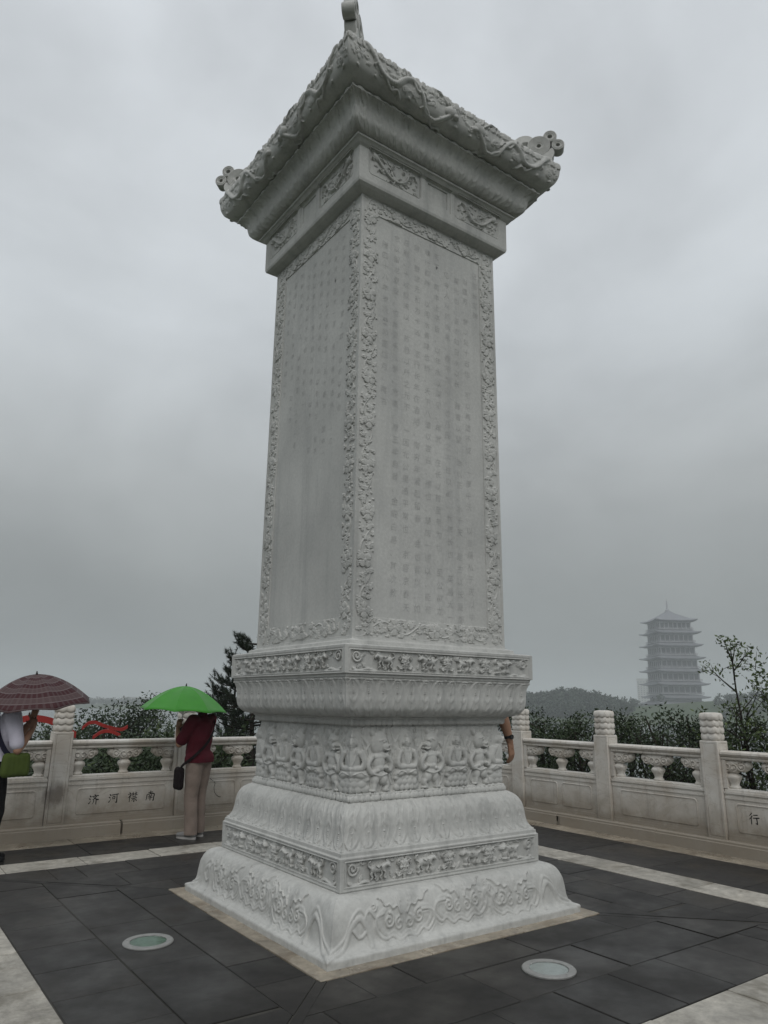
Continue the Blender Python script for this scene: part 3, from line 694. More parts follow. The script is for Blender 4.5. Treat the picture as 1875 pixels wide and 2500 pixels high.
# ------------------------------------------------------------------ terrace floor: every slab is a piece
TERR = tag(obj('terrace_floor', MB().box(-6.5, 4.75, -8.5, 4.6, -.40, -.0065).mesh('terrace_floor', GROUT)), 'dark mortar bed under the slabs of the terrace', kind='structure')
_tiles = {}
def tile(name, x0, x1, y0, y1, m, gap=.008, top=0.0, cut=None):
    w, d = round(x1-x0-gap, 3), round(y1-y0-gap, 3)
    dz = random.uniform(-.0025, .0025)
    key = (w, d, m.name)
    if key not in _tiles: _tiles[key] = MB().bbox(-w/2, w/2, -d/2, d/2, -.029, 0, .0035).mesh(name, m)
    o = obj(name, _tiles[key], TERR, ((x0+x1)/2+random.uniform(-.001, .001), (y0+y1)/2, top+dz)); return o
XL, XR, YN, YB = -2.65, 2.60, -2.70, 2.68                     # inner edge of the pale ring
SW = .43
rows = [(1.285, 1.645), (1.645, 2.145), (2.145, None)]
def slab_poly(name, q):
    n = len(q); z = random.uniform(-.0025, .0025)
    V = [(x, y, -.029) for x, y in q]+[(x, y, z) for x, y in q]; F = [tuple(range(n)), tuple(range(n, 2*n))]+[(i, (i+1) % n, n+(i+1) % n, n+i) for i in range(n)]
    me = mesh(name, V, F, PAVE); bm = bmesh.new(); bm.from_mesh(me); bmesh.ops.recalc_face_normals(bm, faces=bm.faces); bm.to_mesh(me); bm.free(); obj(name, me, TERR)
def side_tiles(rowi, per, off):
    """four sides of one dark row; rows butt against mitre strips at the corners"""
    a, b = rows[rowi]
    for side in range(4):
        lim = {0: -YN, 1: XR, 2: YB, 3: -XL}[side]
        bb = b if b else lim
        lo, hi = -a+.15, a-.15
        t = -per*round(4/per)+off+(.03 if side % 2 else 0)
        while t < hi:
            p, q = max(t, lo), min(t+per, hi)
            if q-p > .06:
                if side == 0: tile('paving_slab', p, q, -bb, -a, PAVE)
                elif side == 1: tile('paving_slab', a, bb, p, q, PAVE)
                elif side == 2: tile('paving_slab', p, q, a, bb, PAVE)
                else: tile('paving_slab', -bb, -a, p, q, PAVE)
            t += per
    # corner pieces, cut along the diagonal by a narrow mitre strip
    for sx in (-1, 1):
        for sy in (-1, 1):
            bx = b if b else (XR if sx > 0 else -XL); by = b if b else (YB if sy > 0 else -YN); m_ = a-.15; s = .045; g = .003
            for q in ([(m_+g, a+g), (a-s-g, a+g), (bx-s-g, by-g), (m_+g, by-g)], [(a+g, m_+g), (bx-g, m_+g), (bx-g, by-s-g), (a+g, a-s-g)]):
                q = [(sx*u, sy*v) for u, v in q]; slab_poly('paving_slab', q)
side_tiles(0, .985, .21); side_tiles(1, .99, -.50); side_tiles(2, .495, .24)
for sx, sy, ex, ey in ((-1, -1, -XL, -YN), (1, -1, XR, -YN), (-1, 1, -XL, YB), (1, 1, XR, YB)):
    a = 1.285; s = .042; slab_poly('mitre_slab', [(sx*x, sy*y) for x, y in [(a-s, a), (a, a), (a, a-s), (ex, ey-s), (ex, ey), (ex-s, ey)]])
# wet beige border round the plinth
for k in range(4):
    for i in range(3):
        p0 = -1.285+.857*i; p1 = p0+.857-(.11 if i == 2 else 0)
        c, s_ = math.cos(k*PI/2), math.sin(k*PI/2)
        x0, x1, y0, y1 = p0, p1, -1.285, -1.10
        q = [(x*c-y*s_, x*s_+y*c) for x, y in ((x0, y0), (x1, y1))]
        tile('border_slab', min(q[0][0], q[1][0]), max(q[0][0], q[1][0]), min(q[0][1], q[1][1]), max(q[0][1], q[1][1]), BEIGE, .003, .006)
# pale ring
def run(a0, a1, per, fn):
    t = a0
    while t < a1-.05: q = min(t+per, a1); fn(t, q); t = q
run(XL-SW, XR+SW, .74, lambda p, q: (tile('pale_slab', p, q, YB, YB+SW, PALE), tile('pale_slab', p, q, YN-SW, YN, PALE)))
run(YN, YB, .74, lambda p, q: (tile('pale_slab', XL-SW, XL, p, q, PALE), tile('pale_slab', XR, XR+SW, p, q, PALE)))
# outer dark walk and the beige gutter strip under the railing
YG, XG = 3.85, 4.05
run(-6.4, XG, .99, lambda p, q: (tile('paving_slab', p, q, YB+SW, YG, PAVE), tile('gutter_slab', p, q, YG, 4.26, BEIGE)))
run(-8.4, YB+SW, .99, lambda p, q: (tile('paving_slab', XR+SW, XG, p, q, PAVE), tile('gutter_slab', XG, 4.40, p, q, BEIGE)))
tile('gutter_slab', XG, 4.40, YB+SW, 4.26, BEIGE)
run(-8.4, YB+SW, .99, lambda p, q: (tile('paving_slab', -4.6, XL-SW, p, q, PAVE), tile('paving_slab', -6.4, -4.6, p, q, PAVE)))
run(-4.6+1.52, XR+SW, .99, lambda p, q: (tile('paving_slab', p, q, -5.6, YN-SW, PAVE), tile('paving_slab', p, q, -8.4, -5.6, PAVE)))

# ------------------------------------------------------------------ marble balustrades
PW, CH, RT = .222, .150, 1.103                                # post width, kerb height, rail top
def post_mesh():
    b = MB().bbox(-PW/2, PW/2, 0, PW, 0, 1.205-CH, .006); me = b.mesh('post', RAIL)
    bm = bmesh.new(); bm.from_mesh(me)
    for f in list(bm.faces):
        if abs(f.normal.z) < .1 and f.calc_area() > .15:
            r = bmesh.ops.inset_region(bm, faces=[f], thickness=.030, depth=0); r2 = bmesh.ops.inset_region(bm, faces=[f], thickness=.006, depth=-.006)
            bmesh.ops.inset_region(bm, faces=[f], thickness=.006, depth=.006)
    bm.to_mesh(me); bm.free(); return me
def cap_mesh():
    V, F = [], []; n = 48; prof = []
    prof.append((.088, .0, 0))
    for t in range(4):
        z = .016+t*.074; r = .101+.003*(t % 2)
        for q in range(7):
            a = q/6; prof.append((r-.010+.012*math.sin(PI*min(1, a*1.05))**.6, z+.074*a, 1 if 0 < q < 6 else .6))
    prof += [(.080, .315, 0), (.05, .320, 0)]
    for i, (r, z, wv) in enumerate(prof):
        for k in range(n):
            a = 2*PI*k/n; c, s = math.cos(a), math.sin(a); e = (abs(c)**7+abs(s)**7)**(-1/7)
            rr = r*e; sc = abs(math.sin(4*a)); zz = z-.020*wv*sc; rr += .006*wv*sc
            V.append((rr*c, rr*s, zz))
    m = len(prof); F = [(i*n+k, i*n+(k+1) % n, (i+1)*n+(k+1) % n, (i+1)*n+k) for i in range(m-1) for k in range(n)]+[tuple((m-1)*n+k for k in range(n))]
    return mesh('post_cap', V, F, RAIL, True, 50)
def baluster_mesh():
    b = MB(); n = 24; prof = [(.052, 0), (.058, .008), (.058, .020), (.046, .030), (.044, .045), (.056, .080), (.074, .108), (.078, .128), (.068, .146), (.050, .158), (.045, .166)]
    V = []
    for r, z in prof:
        for k in range(n):
            a = 2*PI*k/n; e = (abs(math.cos(a))**3.2+abs(math.sin(a))**3.2)**(-1/3.2); V.append((r*e*math.cos(a), .88*r*e*math.sin(a), z))
    m = len(prof); b.add(V, [(i*n+k, i*n+(k+1) % n, (i+1)*n+(k+1) % n, (i+1)*n+k) for i in range(m-1) for k in range(n)])
    b.ball((0, 0, .215), (.090, .066, .058), 18, 10); b.ball((0, 0, .268), (.105, .064, .060), 18, 10); b.box(-.15, .15, -.045, .045, .262, .3098)
    for m in (-1, 1):
        b.ball((m*.120, 0, .240), (.068, .062, .058), 16, 10); b.ball((m*.178, 0, .262), (.046, .056, .046), 14, 9); b.ball((m*.070, 0, .275), (.06, .062, .045), 14, 9)
        for y in (-1, 1):
            k = np.linspace(0, 1, 24); R_ = .056*(1-.82*k); th = PI/2+m*2*PI*1.7*k
            b.tube([(m*.128+R_[i]*math.cos(th[i]), y*(.052+.012*k[i]), .242+R_[i]*math.sin(th[i])) for i in range(24)], .0085, 6)
            k = np.linspace(0, 1, 18); R_ = .046*(1-.75*k); th = -PI/2+m*2*PI*1.4*k
            b.tube([(m*.034+R_[i]*math.cos(th[i]), y*(.056+.010*k[i]), .232+R_[i]*math.sin(th[i])) for i in range(18)], .0075, 6)
    return b.mesh('cloud_baluster', RAIL, True, 60)
def rail_mesh(L):
    """moulded hand rail, profile swept along x"""
    pr_ = [(.040, 1.004), (.026, 1.010), (.022, 1.024), (.030, 1.032), (.036, 1.036), (.014, 1.048), (.004, 1.068), (.008, 1.088), (.022, 1.099), (.042, 1.103)]
    pr_ = [(y, z) for y, z in pr_]+[(.20-y, z) for y, z in reversed(pr_)]
    n = len(pr_); V = [(x, y, z) for x in (-L/2, L/2) for y, z in pr_]
    F = [(k, n+k, n+(k+1) % n, (k+1) % n) for k in range(n)]+[tuple(range(n)), tuple(range(2*n-1, n-1, -1))]
    me = mesh('hand_rail', V, F, RAIL, True, 35)
    bm = bmesh.new(); bm.from_mesh(me); bmesh.ops.recalc_face_normals(bm, faces=bm.faces); bm.to_mesh(me); bm.free(); return me
def panel_mesh(L, frames):
    """lower slab with stepped mouldings and sunk frames, stiles at both ends"""
    b = MB(); h = L/2; Z0 = CH
    b.box(-h, h, .030, .175, Z0, .585); b.box(-h, h, .020, .185, .5852, .612); b.box(-h, h, .028, .177, .6122, .640); b.box(-h, h, .014, .191, .6402, .664); b.bbox(-h, h, .030, .175, .6642, .695, .008)
    b.box(-h, h, .018, .187, Z0+.0002, .178); b.box(-h, h, .023, .182, .1782, .205)
    for sg in (-1, 1): b.box(min(sg*h, sg*(h-.045)), max(sg*h, sg*(h-.045)), .0245, .1805, .6952, 1.0038)
    for (x0, x1, z0, z1, d) in frames:                       # raised field edge with rounded corners, built as a thin moulded loop
        r = .035; pts = []
        for cx, cz, a0 in ((x1-r, z1-r, 0), (x0+r, z1-r, PI/2), (x0+r, z0+r, PI), (x1-r, z0+r, 3*PI/2)):
            for q in range(5): a = a0+q*PI/8; pts.append((cx+r*math.cos(a), cz+r*math.sin(a)))
        pts.append(pts[0]); m = len(pts); o = len(b.v)
        for off, y in ((.012, .0305), (.008, .022), (.002, .022), (-.004, .0305)):
            cxm, czm = (x0+x1)/2, (z0+z1)/2
            for p in pts: b.v.append((p[0]+math.copysign(off, p[0]-cxm), y, p[1]+math.copysign(off, p[1]-czm)))
        for i in range(3):
            for k in range(m-1): b.f.append((o+i*m+k, o+i*m+k+1, o+(i+1)*m+k+1, o+(i+1)*m+k))
    return b.mesh('rail_panel', RAIL)
PM, CM, BM = post_mesh(), cap_mesh(), baluster_mesh()
def kerb_mesh(L):
    b = MB().bbox(-L/2+.002, L/2-.002, -.062, .30, -.02, CH-.030, .006); b.bbox(-L/2+.002, L/2-.002, -.045, .285, CH-.0298, CH, .010); return b.mesh('kerb_stone', RAIL)
def drain_kerb(L, xo):
    b = MB(); r = .030; zs = .085
    b.bbox(-L/2+.002, xo-r, -.062, .30, -.02, CH-.030, .006); b.bbox(xo+r, L/2-.002, -.062, .30, -.02, CH-.030, .006)
    n = 8; V = []; 
    for y in (-.0615, .2995):
        V += [(xo-r+.0, y, CH-.0302)]+[(xo-r*math.cos(PI*k/n), y, zs-.004+r*math.sin(PI*k/n)) for k in range(n+1)]+[(xo+r, y, CH-.0302)]
    m = n+3; F = [tuple(range(m)), tuple(range(2*m-1, m-1, -1))]+[(k, m+k, m+(k+1) % m, (k+1) % m) for k in range(m)]
    b.add(V, F); b.bbox(-L/2+.002, L/2-.002, -.045, .285, CH-.0298, CH, .010)
    me = b.mesh('kerb_stone', RAIL); bm = bmesh.new(); bm.from_mesh(me); bmesh.ops.recalc_face_normals(bm, faces=bm.faces); bm.to_mesh(me); bm.free(); return me
# brush characters: each stroke is a list of (x, y, half width) in a unit box
CH_S = {
 '济': [[(.10, .86, .03), (.20, .76, .055), (.22, .70, .02)], [(.03, .60, .02), (.14, .52, .05), (.17, .46, .02)], [(.02, .10, .045), (.10, .16, .03), (.24, .40, .012)],
       [(.56, .97, .02), (.64, .88, .045), (.66, .84, .02)], [(.34, .76, .03), (.62, .80, .028), (.96, .85, .04)], [(.78, .80, .03), (.60, .58, .035), (.34, .42, .01)], [(.46, .72, .02), (.68, .54, .035), (.98, .44, .05)],
       [(.52, .46, .03), (.50, .24, .03), (.38, .04, .01)], [(.76, .46, .035), (.76, .22, .035), (.76, .0, .03)]],
 '河': [[(.10, .88, .03), (.20, .78, .055), (.22, .72, .02)], [(.02, .62, .02), (.13, .54, .05), (.16, .48, .02)], [(.03, .12, .045), (.11, .18, .03), (.25, .44, .012)],
       [(.34, .80, .035), (.64, .84, .03), (1.0, .88, .04)], [(.42, .62, .03), (.44, .40, .03)], [(.42, .62, .025), (.64, .64, .035), (.62, .40, .03)], [(.44, .42, .022), (.62, .44, .022)],
       [(.84, .86, .03), (.86, .40, .042), (.84, .06, .05), (.70, .12, .012)]],
 '襟': [[(.16, .96, .02), (.24, .88, .045)], [(.04, .76, .03), (.34, .80, .03), (.20, .56, .03), (.02, .40, .01)], [(.20, .60, .035), (.20, .0, .03)], [(.22, .56, .02), (.34, .46, .03)], [(.34, .66, .03), (.26, .58, .015)],
       [(.42, .82, .02), (.66, .85, .025)], [(.54, .96, .028), (.54, .58, .025)], [(.53, .80, .022), (.40, .62, .01)], [(.55, .78, .02), (.66, .68, .03)],
       [(.70, .84, .02), (.98, .88, .025)], [(.84, .98, .028), (.84, .60, .025)], [(.83, .82, .022), (.70, .64, .01)], [(.85, .80, .02), (1.0, .66, .035)],
       [(.52, .50, .025), (.86, .53, .03)], [(.40, .34, .03), (.98, .39, .035)], [(.69, .36, .035), (.69, .02, .04), (.60, .08, .012)], [(.56, .24, .03), (.42, .08, .01)], [(.82, .26, .02), (.96, .10, .05)]],
 '南': [[(.28, .82, .03), (.74, .87, .035)], [(.52, 1.0, .035), (.50, .70, .03)], [(.14, .62, .035), (.12, .30, .035), (.06, .06, .02)], [(.14, .64, .025), (.88, .70, .045), (.88, .30, .04), (.86, .02, .045), (.74, .08, .012)],
       [(.36, .58, .02), (.42, .50, .035)], [(.66, .62, .035), (.58, .50, .015)], [(.30, .42, .025), (.72, .46, .028)], [(.28, .27, .025), (.74, .31, .03)], [(.51, .50, .03), (.50, .04, .035)]],
 '行': [[(.32, .98, .035), (.22, .84, .03), (.06, .70, .01)], [(.36, .74, .035), (.22, .56, .03), (.02, .38, .01)], [(.24, .56, .035), (.24, .0, .035)],
       [(.48, .80, .03), (.86, .84, .038)], [(.42, .54, .03), (1.0, .60, .042)], [(.76, .58, .038), (.77, .06, .045), (.62, .14, .012)]]}
BLACK = plain('black_paint', (.012, .012, .012), .5, .3)
def glyph(parent, c, x, z, size, y):
    V, F = [], []
    for st in CH_S[c]:
        c3 = curve([(a, b) for a, b, w in st], 6) if len(st) > 2 else np.array([(np.array(st[0][:2])*(1-t)+np.array(st[1][:2])*t) for t in np.linspace(0, 1, 7)])
        w = np.interp(np.linspace(0, 1, len(c3)), np.linspace(0, 1, len(st)), [s[2] for s in st])*1.35
        d = np.gradient(c3, axis=0); d /= np.linalg.norm(d, axis=1)[:, None]+1e-9; nn = np.stack([-d[:, 1], d[:, 0]], -1); o = len(V)
        c3 = np.concatenate([[c3[0]-d[0]*w[0]*.8], c3, [c3[-1]+d[-1]*w[-1]*.8]]); w = np.concatenate([[.004], w, [.004]]); nn = np.concatenate([[nn[0]], nn, [nn[-1]]])
        for p, ww, q in zip(c3, w, nn):
            for sg in (1, -1): V.append((x+(p[0]-.5+sg*q[0]*ww)*size, y-.0003*len(F)/200, z+(p[1]-.5+sg*q[1]*ww)*size))
        F += [(o+2*i, o+2*i+1, o+2*i+3, o+2*i+2) for i in range(len(c3)-1)]
    return tag(obj('painted_character', mesh('painted_character', V, F, BLACK), parent), 'black brush written character '+c)
def balustrade(label, origin, rz, posts, letters, drain=None):
    """posts: x of post centres in local axes (front face looks to -y)"""
    B = thing('stone_balustrade', label, 'balustrade', origin, rz, 'marble balustrades round the terrace')
    for i, x in enumerate(posts):
        p = obj('post', PM, B, (x, 0, CH)); obj('post_cap', CM, p, (0, PW/2, 1.205-CH))
        k0 = x-.7725; L = 1.545
        obj('kerb_stone', drain_kerb(L, drain[1]) if drain and drain[0] == i else kerb_mesh(L), B, (x, 0, random.uniform(-.002, .002)))
        if i == len(posts)-1: continue
        gap = .006; L = posts[i+1]-x-PW-2*gap; cx = (posts[i+1]+x)/2
        txt = letters.get(i); h = L/2
        fr = [(-h+.13, h-.13, .255, .535, 1)] if (txt is not None or i in letters.get('single', ())) else [(-h+.12, -.05, .255, .535, 1), (.05, h-.12, .255, .535, 1)]
        pn = obj('rail_panel', panel_mesh(L, fr), B, (cx, .012, 0))
        obj('hand_rail', rail_mesh(L), pn, (0, .0, 0))
        for k in (-1, 0, 1): obj('cloud_baluster', BM, pn, (k*.555, .1025, .695))
        for c, gx in (txt or ()): glyph(pn, c, gx, .408, .118, .0292)
    return B
lp = [-3.153+1.545*k for k in range(6)]                        # left run: posts at -3.15, -1.61, -.06, 1.48 ...
lp = [-6.243, -4.698]+[-3.153, -1.608, -.042, 1.51, 3.06]
balustrade('marble balustrade with four black characters behind the two umbrellas', (0, 4.27, 0), 0, lp, {3: [('济', -.345), ('河', -.108), ('襟', .126), ('南', .352)]})
# hair crack running down the panel right of the maroon shirt
ck = curve([(.262, .655), (.30, .60), (.352, .555), (.395, .520), (.388, .455), (.402, .395), (.432, .360), (.49, .335)], 5); ck = ck+np.random.default_rng(2).normal(size=ck.shape)*.002
pnl = [o for o in bpy.data.objects if o.name.startswith('rail_panel') and abs(o.location.x-.734) < .2][0]
obj('hair_crack', MB().tube([(x-pnl.location.x, .0275, z) for x, z in ck], .0024, 4).mesh('hair_crack', BLACK), pnl)
rp = [-4.16, -2.61, -1.07, .468, 2.0, 3.54, 5.08]              # local x = -(y), front looks to -x
balustrade('marble balustrade with one black character on the lake and pagoda side', (4.42, 0, 0), -PI/2, rp, {'single': (2,), 3: [('行', -.34)]}, drain=(1, .80))
obj('corner_pier', MB().bbox(4.22, 4.75, 4.20, 4.75, -.4, .15).mesh('corner_pier', RAIL), TERR)
# ------------------------------------------------------------------ land, lake, far wood, haze
def bearing(u, v=1715):
    """ground direction seen at photograph column u (photo pixels), near the horizon"""
    d = _fw+_r2*(u-937.5)/FPX+_u2*(1250-v)/FPX; d = np.array([d[0], d[1]]); return d/np.linalg.norm(d)
def at(u, dist): p = CAM[:2]+bearing(u)*dist; return float(p[0]), float(p[1])
LAKE = -7.4
HC = [(at(1255, 425), 52, 44, 16.5), (at(1385, 445), 30, 36, 12.5), (at(1470, 470), 34, 45, 5.0), (at(1150, 430), 70, 60, 16), (at(1900, 520), 110, 60, 12)]
def land(x, y):
    r = np.hypot(x, y); d = np.hypot(x-CAM[0], y-CAM[1])
    z = np.interp(r, [0, 5.5, 8, 14, 26, 40, 60, 90], [-1.2, -1.2, -1.9, -3.6, -5.6, -7.0, -8.4, -11])
    ang = np.arctan2(x-CAM[0], y-CAM[1])                      # 0 = +y, positive to the right
    shore = np.interp(ang, [-1.5, -.1, .25, .55, .80, 1.0, 1.2, 1.6, 3.0], [640, 720, 740, 560, 420, 400, 500, 640, 640])
    shore = shore*(1+.03*np.sin(ang*11)+.012*np.sin(ang*27+1))
    f = np.interp(d-shore, [-60, 0, 14, 60, 170, 600, 3600], [-11, -7.9, -7.3, -6.7, -5.7, -4.0, 3])
    z = np.where(d > shore-60, np.maximum(z, f), z)
    hl = 0*z
    for (hx, hy), sx, sy, h in HC:
        bx, by = bearing(1450); u = (x-hx)*bx+(y-hy)*by; v = -(x-hx)*by+(y-hy)*bx
        hl = np.maximum(hl, h*np.exp(-(u/sy)**2-(v/sx)**2))
    z = z+np.clip((d-shore+25)/70, 0, 1)**1.5*hl
    return z+.25*np.sin(x*.35)*np.cos(y*.31)*np.clip((r-9)/10, 0, 1)
rr = np.concatenate([[5.0, 6.0, 7.0, 8.5], np.geomspace(10, 330, 34), np.linspace(345, 760, 44), np.geomspace(800, 3900, 14)]); na = 480
th = np.linspace(0, 2*PI, na, endpoint=False); TH, RR = np.meshgrid(th, rr); X = RR*np.sin(TH); Y = RR*np.cos(TH); Z = land(X, Y)
i = np.arange(len(rr)*na).reshape(len(rr), na); F = np.stack([i[:-1], np.roll(i, -1, 1)[:-1], np.roll(i, -1, 1)[1:], i[1:]], -1).reshape(-1, 4)[:, ::-1]
GRASSY, t, b = new_mat('grassy_land', .95, .1)
n_ = noise(t, .35, detail=8, rough=.7); n2_ = noise(t, .02, detail=5)
c = mixc(t, ramp(t, [(.35, 0), (.65, 1)], n_.outputs[0]).outputs[0], (.030, .055, .022), (.060, .088, .036))
c = mixc(t, ramp(t, [(.45, 0), (.6, .6)], n2_.outputs[0]).outputs[0], c, (.07, .075, .045)); t.links.new(c, b.inputs['Base Color'])
cen = np.array([[0, 0, -1.2]]); V = np.concatenate([np.stack([X, Y, Z], -1).reshape(-1, 3)]); me = np_mesh('hill_terrain', V, F, GRASSY, True)
tag(obj('hill_terrain', me), 'grassy slopes round the lake', kind='structure')
WAT, t, b = new_mat('lake_water', .12, .5); b.inputs['Base Color'].default_value = (.03, .04, .04, 1); nz = noise(t, .8, detail=3); bump(t, b, nz.outputs[0], .25, .3)
disc = [(3890*math.cos(a), 3890*math.sin(a), LAKE) for a in np.linspace(0, 2*PI, 96, endpoint=False)]
tag(obj('lake_water', mesh('lake_water', disc, [tuple(range(96))], WAT)), 'grey lake', kind='structure')
FARG = leaf_mat('far_foliage', (.020, .034, .020), (.050, .076, .038))
def clump_faces(P, n, size, spread, r, flat=1.0):
    """n leaf-sized random quads round each centre in P"""
    C = np.repeat(P, n, 0); m = len(C); d = r.normal(size=(m, 3)); d /= np.linalg.norm(d, axis=1)[:, None]
    C = C+d*(np.repeat(spread, n) if hasattr(spread, '__len__') else np.full(m, spread))[:, None]*(r.uniform(.2, 1, m)**.5)[:, None]*np.array([1, 1, flat])
    a = r.normal(size=(m, 3)); a /= np.linalg.norm(a, axis=1)[:, None]; b_ = np.cross(a, r.normal(size=(m, 3))); b_ /= np.linalg.norm(b_, axis=1)[:, None]
    s = (np.repeat(size, n) if hasattr(size, '__len__') else np.full(m, size))*r.uniform(.6, 1.3, m)
    a *= s[:, None]; b_ *= (s*.5)[:, None]
    V = np.stack([C-a, C+b_*.9, C+a, C-b_*.9], 1).reshape(-1, 3); return V, np.arange(m*4).reshape(m, 4)
# far wood on the hill and along the far shore: one mass
r = np.random.default_rng(4); Pc, Sc = [], []
for k in range(6400):
    u, d = (r.uniform(-350, 2200), r.uniform(385, 1000)) if k < 5200 else (r.uniform(1180, 1540), r.uniform(400, 500))
    x, y = at(u, d); z = float(land(np.array([x]), np.array([y]))[0])
    if z < LAKE+1.2: continue
    hill = max(h*math.exp(-((x-hx)**2+(y-hy)**2)/60**2) for (hx, hy), _, _, h in HC)
    if d < 640 and 1200 < u < 1560 and not (hill > 8.8 or r.uniform() < .03 or d > 500): continue
    if d < 640 and u >= 1560 and r.uniform() < .25: continue
    if abs(u-1655) < 95 and d < 700 and d > 300 and r.uniform() < .97: continue
    h = r.uniform(3.2, 6.8)*(1.25 if d > 700 else 1); rad = h*.42
    for q in range(4): Pc.append((x+r.normal()*rad*.5, y+r.normal()*rad*.5, z+h*r.uniform(.45, .9))); Sc.append(rad*.75)
V, F = clump_faces(np.array(Pc), 13, .95, np.array(Sc), r, 1.0)
tag(obj('far_wood', np_mesh('far_wood', V, F, FARG)), 'hazy dark green wood on the hill and far lake shore', 'wood', kind='stuff')
# pale buildings of the far town, each a thing
PALEW = plain('pale_render', (.42, .42, .40), .8); DARKG = plain('dark_glass', (.06, .065, .07), .3, .5)
def far_block(u, d, w, h, dp, label):
    x, y = at(u, d); z = float(land(np.array([x]), np.array([y]))[0])-.5; bd = bearing(u); rz = math.atan2(bd[1], bd[0])-PI/2
    t_ = thing('tower_block', label, 'building', (x, y, z), rz, 'tower blocks faint in the haze')
    obj('wall', MB().box(-w/2, w/2, 0, dp, 0, h).mesh('wall', PALEW), t_); obj('roof', MB().box(-w/2-.4, w/2+.4, -.4, dp+.4, h, h+.8).mesh('roof', PALEW), t_)
    wm = MB().box(-.9, .9, -.12, 0.05, 0, 1.6).mesh('window', DARKG); n = int(w/3.6)
    for f in range(int(h/3.2)-1):
        for q in range(n): obj('window', wm, t_, (-w/2+w*(q+.5)/n, 0, 2+f*3.2))
far_block(1572, 1250, 17, 46, 14, 'faint pale tower block in the haze just left of the pagoda')
far_block(1596, 1300, 12, 34, 14, 'faint lower tower block touching the pagoda outline in the haze')
far_block(222, 1150, 60, 7, 20, 'long low pale building on the far shore above the left railing')
far_block(330, 1180, 40, 9, 20, 'broad low block on the far shore behind the green umbrella')

# ------------------------------------------------------------------ pagoda across the lake
PG = plain('pagoda_grey_stone', (.33, .33, .345), .7, .3, .12, .4); PR = plain('pagoda_roof_tile', (.17, .175, .19), .6, .3, .1, .5); PGL = plain('pagoda_glass', (.03, .033, .04), .25, .5)
px, py = at(1649, 640); pgz = -5.4
bd = bearing(1640); PAG = thing('pagoda', 'tall grey square pagoda with seven tiers of eaves across the lake', 'pagoda', (px, py, pgz), math.atan2(bd[1], bd[0])-PI/2+math.radians(22))
levels = [8.6, 13.6, 23.6, 33.8, 43.9, 54.0, 64.1, 74.0]
def hip(we, wi, z0, z1, lift, th_=.55):
    """hipped eave ring with upturned corners: outer half width we, inner wi"""
    b = MB(); n = 9; T = np.linspace(-1, 1, n); out = []
    for k in range(4):
        c, s = [(1, 0), (0, 1), (-1, 0), (0, -1)][k]
        rot = lambda x, y: (x*c-y*s, x*s+y*c)
        V = []
        for w_, z_, l_ in ((we, z0, lift), ((we+wi)/2, z0+(z1-z0)*.40, lift*.25), (wi, z1, 0)):
            for t_ in T: X_, Y_ = rot(t_*w_, -w_); V.append((X_, Y_, z_+l_*abs(t_)**4))
        for w_, z_, l_ in ((we-.05, z0-th_, lift), (wi*.98, z0-th_-.2, 0)):
            for t_ in T: X_, Y_ = rot(t_*w_, -w_); V.append((X_, Y_, z_+l_*abs(t_)**4))
        F = [(i*n+j, i*n+j+1, (i+1)*n+j+1, (i+1)*n+j) for i in range(2) for j in range(n-1)]+[(3*n+j, 3*n+j+1, j+1, j) for j in range(n-1)]+[(4*n+j, 4*n+j+1, 3*n+j+1, 3*n+j) for j in range(n-1)]
        b.add(V, F)
    return b
colm = {}
def storey(k, z0, z1, w):
    """w half width of the wall; columns stand in front, windows between"""
    obj('wall', MB().box(-w, w, -w, w, z0, z1).mesh('wall', PG), PAG)
    bal = MB(); e = w+1.7
    bal.box(-e, e, -e, e, z0, z0+.5)
    for s in (-1, 1):
        bal.box(-e, e, s*e-.12, s*e+.12, z0+1.35, z0+1.6); bal.box(s*e-.12, s*e+.12, -e+.13, e-.13, z0+1.35, z0+1.6)
        for q in range(17): t_ = -e+2*e*q/16; bal.box(t_-.07, t_+.07, s*e-.08, s*e+.08, z0+.5, z0+1.36); bal.box(s*e-.08, s*e+.08, t_-.07, t_+.07, z0+.5, z0+1.36)
    obj('balcony', bal.mesh('balcony', PG), PAG)
    cols = MB(); wz0, wz1 = z0+1.1, z1-1.3; nb = 7
    for s in (-1, 1):
        for q in range(nb+1):
            t_ = -w+2*w*q/nb
            cols.box(t_-.34, t_+.34, s*(w+.32)-.32, s*(w+.32)+.32, z0+.5, z1); 
            if 0 < q < nb: cols.box(s*(w+.32)-.32, s*(w+.32)+.32, t_-.34, t_+.34, z0+.5, z1)
    o = obj('colonnade', cols.mesh('colonnade', PG), PAG); o['kind'] = 'stuff'
    wm = MB().box(-w/nb*.78, w/nb*.78, -.05, .05, 0, wz1-wz0).mesh('window', PGL)
    for s in range(4):
        for q in range(nb):
            t_ = -w+2*w*(q+.5)/nb; a = s*PI/2; obj('window', wm, PAG, (t_*math.cos(a)+(w+.06)*math.sin(a), t_*math.sin(a)-(w+.06)*math.cos(a), wz0), rz=a)
ws = [15.0, 14.6, 14.0, 13.4, 12.9, 12.3, 11.8]
storey(0, 0, 7.4, 15.2)
obj('podium', MB().box(-22, 22, -22, 22, -6, 0).mesh('podium', PG), PAG)
obj('wall', MB().box(-14.9, 14.9, -14.9, 14.9, 9.8, 12.6).mesh('wall', PG), PAG)
obj('eave', hip(21.5, 15.2, 7.9, 10.6, .9).mesh('eave', PR), PAG); obj('eave', hip(20.2, 14.8, 13.0, 15.2, .9).mesh('eave', PR), PAG)
